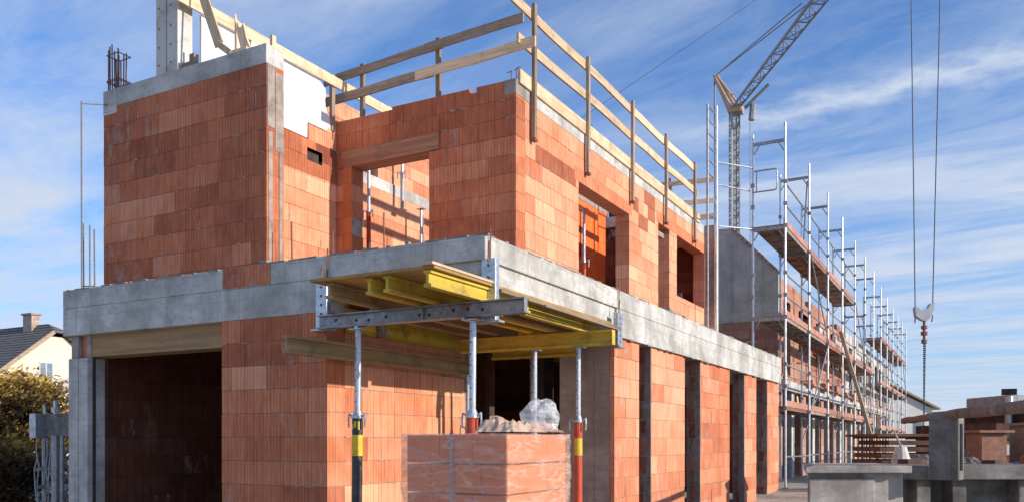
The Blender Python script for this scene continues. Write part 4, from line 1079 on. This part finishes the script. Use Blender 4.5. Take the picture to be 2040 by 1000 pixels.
mb.build('shell', 'concrete_dark', HBk, bevel=.012)
mb = MB(); nseg = 26; pa, pb = gp(5.53, 12, 1.87), gp(3.0, 4.75, 1.80)
mid_up = .035
pts = []
for k in range(nseg+1):
    f = k/nseg; p = pa+(pb-pa)*f
    pts.append(p+Vector((0, 0, .010*math.sin(f*PI)+.010*mnoise.noise(Vector((f*9, 0, 0))))))
n = 12
for k, p in enumerate(pts):
    f = k/nseg; r = .044+.005*mnoise.noise(Vector((f*6, 3, 0)))
    for q in range(n):
        an = 2*PI*q/n; u = RV; mb.v.append(p+u*math.cos(an)*r*(1+.1*math.sin(q*3))+Vector((0, 0, 1))*math.sin(an)*r)
for k in range(nseg):
    for q in range(n): a0 = k*n+q; b0 = k*n+(q+1) % n; mb.face([a0, b0, b0+n, a0+n])
mb.face(list(range(n))); mb.face([nseg*n+q for q in range(n)][::-1])
tag(mb.build('timber_pole', 'darkwood', smooth=True), 'long dark round timber pole resting on the hollow block', 'pole')

# lumber stack
rng = random.Random(12); t = MB()
for row in range(9):
    z = .75+row*.11
    lbox(t, 6.15+rng.uniform(-.08, .05), 7.15+rng.uniform(-.1, .1), 14.0+rng.uniform(-.05, .05), 15.2, z, z+.075, 0, rng.uniform(-.02, .02))
lbox(t, 6.0, 7.25, 13.95, 15.3, 1.66, 1.70)
for l in (6.3, 6.9): lbox(t, l, l+.12, 13.98, 15.2, .2, .75)
tag(t.build('lumber_stack', 'boards'), 'stack of dark reddish boards behind the concrete trough', 'lumber')
lo = thing('steel_bollard', 'pale conical pile cap standing in front of the board stack', 'post', tuple(gp(5.95, 13.0, .6)))
mb = MB(); c = gp(5.95, 13, 0); mb.tube(c+Vector((0, 0, .4)), c+Vector((0, 0, 1.32)), .14, n=12); mb.tube(c+Vector((0, 0, 1.32)), c+Vector((0, 0, 1.50)), .13, .08, n=12); mb.build('body', 'white_form', lo)
mb = MB(); mb.tube(c+Vector((0, 0, 1.50)), c+Vector((-.1, 0, 1.75)), .02, .015, n=6); mb.build('stick', 'oldwood_z', lo)
for k in range(5):
    l = 6.1+k*.24; o = blob('rubble_bag', tuple(gp(l, 13.2, 1.22+.03*(k % 2))), (.2, .16, .12), 'concrete_dark', k, .35, 3)
    tag(o, 'dusty rubble sack lying in front of the board stack', 'sack', 'rubble sacks before the board stack'); 
t = MB(); lbox(t, 5.9, 7.4, 13.0, 13.5, .3, 1.12); tag(t.build('rubble_bin', 'concrete_dark'), 'low grey bin holding rubble sacks before the board stack', 'bin')

rr = random.Random(5)
for i in range(22):
    l = 4.6+rr.random()*3.2; q = rr.uniform(10.0, 12.4); mb = MB()
    lbox(mb, l, l+rr.uniform(.15, .35), q, q+.2, 1.02+rr.random()*.16, 1.16+rr.random()*.22, 0, rr.uniform(-.6, .6))
    for f in range(len(mb.t)): mb.t[f] = (rr.random()*.5, .6, 0)
    tag(mb.build('loose_block', rr.choice(('brick', 'brick', 'concrete_dark', 'boards')), bevel=.01), 'loose dirty block in the heap behind the concrete trough', 'block', 'loose blocks behind the trough')
t = MB(); lbox(t, 4.7, 8.2, 10.0, 12.8, .2, 1.04); tag(t.build('block_pallet', 'dark'), 'dark low pallet base under the heap of loose blocks', 'pallet')
# site hut with windows
Hh = thing('site_hut', 'reddish brown site hut with small pale windows at the right edge', 'hut', tuple(gp(13, 21, .4)))
t = MB(); lbox(t, 11.4, 16.5, 20.0, 24, .3, 2.0); lbox(t, 12.2, 16.5, 20.2, 24, 2.0, 2.28); t.build('wall', 'boards', Hh)
t = MB(); lbox(t, 11.2, 16.7, 19.8, 24.2, 1.62, 1.70); lbox(t, 12.0, 16.7, 19.8, 24.2, 2.28, 2.38); t.build('roof', 'dark', Hh)
for l, z in ((11.55, 1.25), (12.15, 1.22), (12.2, 1.78), (12.9, 1.25), (13.7, 1.25)):
    f = lbox(MB(), l, l+.42, 19.96, 19.998, z, z+.34).build('window', 'whiteframe', Hh)
    lbox(MB(), l+.05, l+.37, 19.95, 19.958, z+.05, z+.29).build('pane', 'greywall', f)
t = MB(); lbox(t, 12.3, 15.5, 21.0, 23, 2.38, 2.72); t.build('roof_unit', 'galv_dull', Hh)
t = MB(); c = gp(12.05, 20.6, 0); t.tube(c+Vector((0, 0, 2.0)), c+Vector((0, 0, 2.70)), .09, n=10); t.build('chimney', 'galv', Hh)
t = MB(); t.box(c.x-.16, c.x+.16, c.y-.16, c.y+.16, 2.70, 2.84); t.build('chimney_cowl', 'dark', Hh)
# rubble and pipes before the hut
rng = random.Random(44)
for k in range(16):
    l = 9.2+rng.random()*3.6; tt = 15.5+rng.random()*2.5
    o = blob('rubble_chunk', tuple(gp(l, tt, .95+rng.random()*.5)), (.18+.2*rng.random(), .2, .10+.08*rng.random()), rng.choice(('concrete_dark', 'paper', 'galv_dull', 'deck_red')), k+30, .5, 2)
    tag(o, 'broken piece of building rubble on the heap before the site hut', 'rubble', 'rubble pieces before the site hut')
t = MB(); lbox(t, 9.0, 13.4, 15.2, 18.2, .2, .98); tag(t.build('rubble_heap', 'dark'), 'dark low heap carrying broken rubble before the site hut', 'rubble heap')
for k, (l, w, z) in enumerate(((9.4, .5, 1.75), (10.3, .35, 1.9), (11.0, .5, 1.7))):
    t = MB(); lbox(t, l, l+w, 17.0, 17.6, 1.0, z); lbox(t, l-.1, l+w+.1, 16.9, 17.7, z, z+.05)
    tag(t.build('material_crate', ('deck_red', 'oldwood_x', 'greywall')[k]), ('red brown crate left of the site hut', 'tall grey wooden crate in the middle before the site hut', 'pale crate just before the site hut')[k], 'crate', 'crates before the site hut')

# far houses to the right
HR = thing('distant_house', 'pale grey gabled house beyond the end of the scaffolding', 'house', tuple(gp(31, 72, 0)))
def gabled(T, l0, l1, t0, t1, ze, zr, wm, rm):
    lm = (l0+l1)/2
    mb = MB(); mb.poly([gp(l0, t0, 0), gp(l1, t0, 0), gp(l1, t0, ze), gp(lm, t0, zr), gp(l0, t0, ze)], FV*(t1-t0)); mb.build('wall', wm, T)
    mb = MB()
    for a, b in ((l0-.5, lm), (l1+.5, lm)):
        za = ze-.5*(zr-ze)/((l1-l0)/2)
        mb.poly([gp(a, t0-.4, za+.15), gp(b, t0-.4, zr+.15), gp(b, t0-.4, zr+.30), gp(a, t0-.4, za+.30)], FV*(t1-t0+.8))
    mb.build('roof', rm, T)
gabled(HR, 25.5, 34.6, 70, 84, 4.2, 6.5, 'greywall', 'oldwood_x')
f = lbox(MB(), 33.2, 33.9, 69.9, 69.99, 2.2, 3.3).build('window', 'whiteframe', HR)
lbox(MB(), 33.3, 33.8, 69.86, 69.89, 2.3, 3.2).build('pane', 'glass', f)
HR = thing('distant_house', 'small grey house with brown roof right of the pale grey one', 'house', tuple(gp(43, 85, 0)))
gabled(HR, 41, 45.5, 84, 90, 3.0, 4.2, 'greywall', 'oldwood_x')
for k, l in enumerate((38, 52, 60, 70, 82)):
    c = gp(l, 110+k*3, 1.9); shrub('distant_tree', 'small dark tree on the far horizon beyond the site hut', 'tree', tuple(c), (4, 3, 2.0), 900, .35, 60+k, 0, 'leaf_far', 5, 'trees on the horizon')

# ================================================================== LIGHT, SKY, CAMERA
sun_az = math.radians(3.0); el = math.radians(19.3)
sd = Vector((math.cos(sun_az)*math.cos(el), math.sin(sun_az)*math.cos(el), math.sin(el)))
sl = bpy.data.lights.new('sun', 'SUN'); sl.energy = 5.0; sl.angle = math.radians(.5); sl.color = (1, .90, .76)
so = bpy.data.objects.new('sun', sl); C.objects.link(so); so.rotation_euler = sd.to_track_quat('Z', 'Y').to_euler(); so.location = (30, 0, 30)

w = bpy.data.worlds.new('World'); S.world = w; w.use_nodes = True
nt = w.node_tree; nt.nodes.clear()
out = nt.nodes.new('ShaderNodeOutputWorld'); bg = nt.nodes.new('ShaderNodeBackground'); nt.links.new(bg.outputs[0], out.inputs[0])
sky = nt.nodes.new('ShaderNodeTexSky'); sky.sky_type = 'NISHITA'; sky.sun_disc = False
sky.sun_elevation = el; sky.sun_rotation = math.atan2(sd.x, sd.y); sky.altitude = 300; sky.air_density = 1.0; sky.dust_density = .6; sky.ozone_density = 2.5
tc = nt.nodes.new('ShaderNodeTexCoord')
mp = nt.nodes.new('ShaderNodeMapping'); mp.vector_type = 'POINT'; mp.inputs['Rotation'].default_value = (0, 0, -YAW)
nt.links.new(tc.outputs['Generated'], mp.inputs[0])
sx = nt.nodes.new('ShaderNodeSeparateXYZ'); nt.links.new(mp.outputs[0], sx.inputs[0])
hz_ = math_n(nt, 'MAXIMUM', sx.outputs[2], .04)
l_ = math_n(nt, 'DIVIDE', sx.outputs[0], hz_); f_ = math_n(nt, 'DIVIDE', sx.outputs[1], hz_)
# streak coordinates on the cloud plane: p along the cirrus, q across
p_ = math_n(nt, 'ADD', math_n(nt, 'MULTIPLY', l_, .777), math_n(nt, 'MULTIPLY', f_, -.63))
q_ = math_n(nt, 'ADD', math_n(nt, 'MULTIPLY', l_, .63), math_n(nt, 'MULTIPLY', f_, .777))
def cvec(ps, qs, o=0):
    cb = nt.nodes.new('ShaderNodeCombineXYZ'); nt.links.new(math_n(nt, 'MULTIPLY', p_, ps), cb.inputs[0]); nt.links.new(math_n(nt, 'MULTIPLY', q_, qs), cb.inputs[1]); cb.inputs[2].default_value = o; return cb.outputs[0]
c1 = ramp(nt, noise(nt, cvec(.42, .95, 3.1), 1.3, 11, .64, .7), [(.38, 0), (.64, 1)])
c2 = ramp(nt, noise(nt, cvec(.6, 1.35, 8.2), 1.5, 10, .66, .9), [(.42, 0), (.70, .70)])
c2 = math_n(nt, 'MULTIPLY', c2, ramp(nt, sx.outputs[2], [(.05, .25), (.25, 1)]))
qn = math_n(nt, 'ADD', q_, math_n(nt, 'MULTIPLY', math_n(nt, 'SUBTRACT', noise(nt, cvec(2.6, 2.6, 1.0), 2.4, 9, .66), .5), .42))
dd = math_n(nt, 'ABSOLUTE', math_n(nt, 'SUBTRACT', qn, 2.56))
band = ramp(nt, dd, [(.0, .95), (.045, .6), (.15, 0)])
side = ramp(nt, sx.outputs[0], [(.15, 0), (.27, 1)])
band = math_n(nt, 'MULTIPLY', band, side)
msk = ramp(nt, math_n(nt, 'ABSOLUTE', sx.outputs[0]), [(.05, .45), (.30, 1)])
c1 = math_n(nt, 'MULTIPLY', c1, msk)
cl = math_n(nt, 'ADD', c1, math_n(nt, 'MULTIPLY', c2, .6)); cl = math_n(nt, 'ADD', cl, band)
haze = ramp(nt, sx.outputs[2], [(.0, .62), (.08, .40), (.28, .14), (.5, .0)])
cl = math_n(nt, 'ADD', math_n(nt, 'MULTIPLY', cl, .62), haze, True)
tint = mixc(nt, 1.0, sky.outputs[0], (.60, .98, 1.42), 'MULTIPLY')
col = mixc(nt, cl, tint, (4.3, 4.9, 6.0))
nt.links.new(col, bg.inputs['Color']); bg.inputs['Strength'].default_value = .145

cam = bpy.data.cameras.new('camera'); co = bpy.data.objects.new('camera', cam); C.objects.link(co); S.camera = co
co.location = (0, 0, 1.6); co.rotation_euler = (PI/2, 0, YAW)
cam.sensor_width = 36; cam.lens = 36*1693/2040; cam.shift_y = (876-500)/2040; cam.clip_end = 3000; cam.clip_start = .05
S.view_settings.view_transform = 'Standard'; S.view_settings.look = 'None'; S.view_settings.exposure = 0
S.cycles.use_denoising = True
S.cycles.transparent_max_bounces = 12
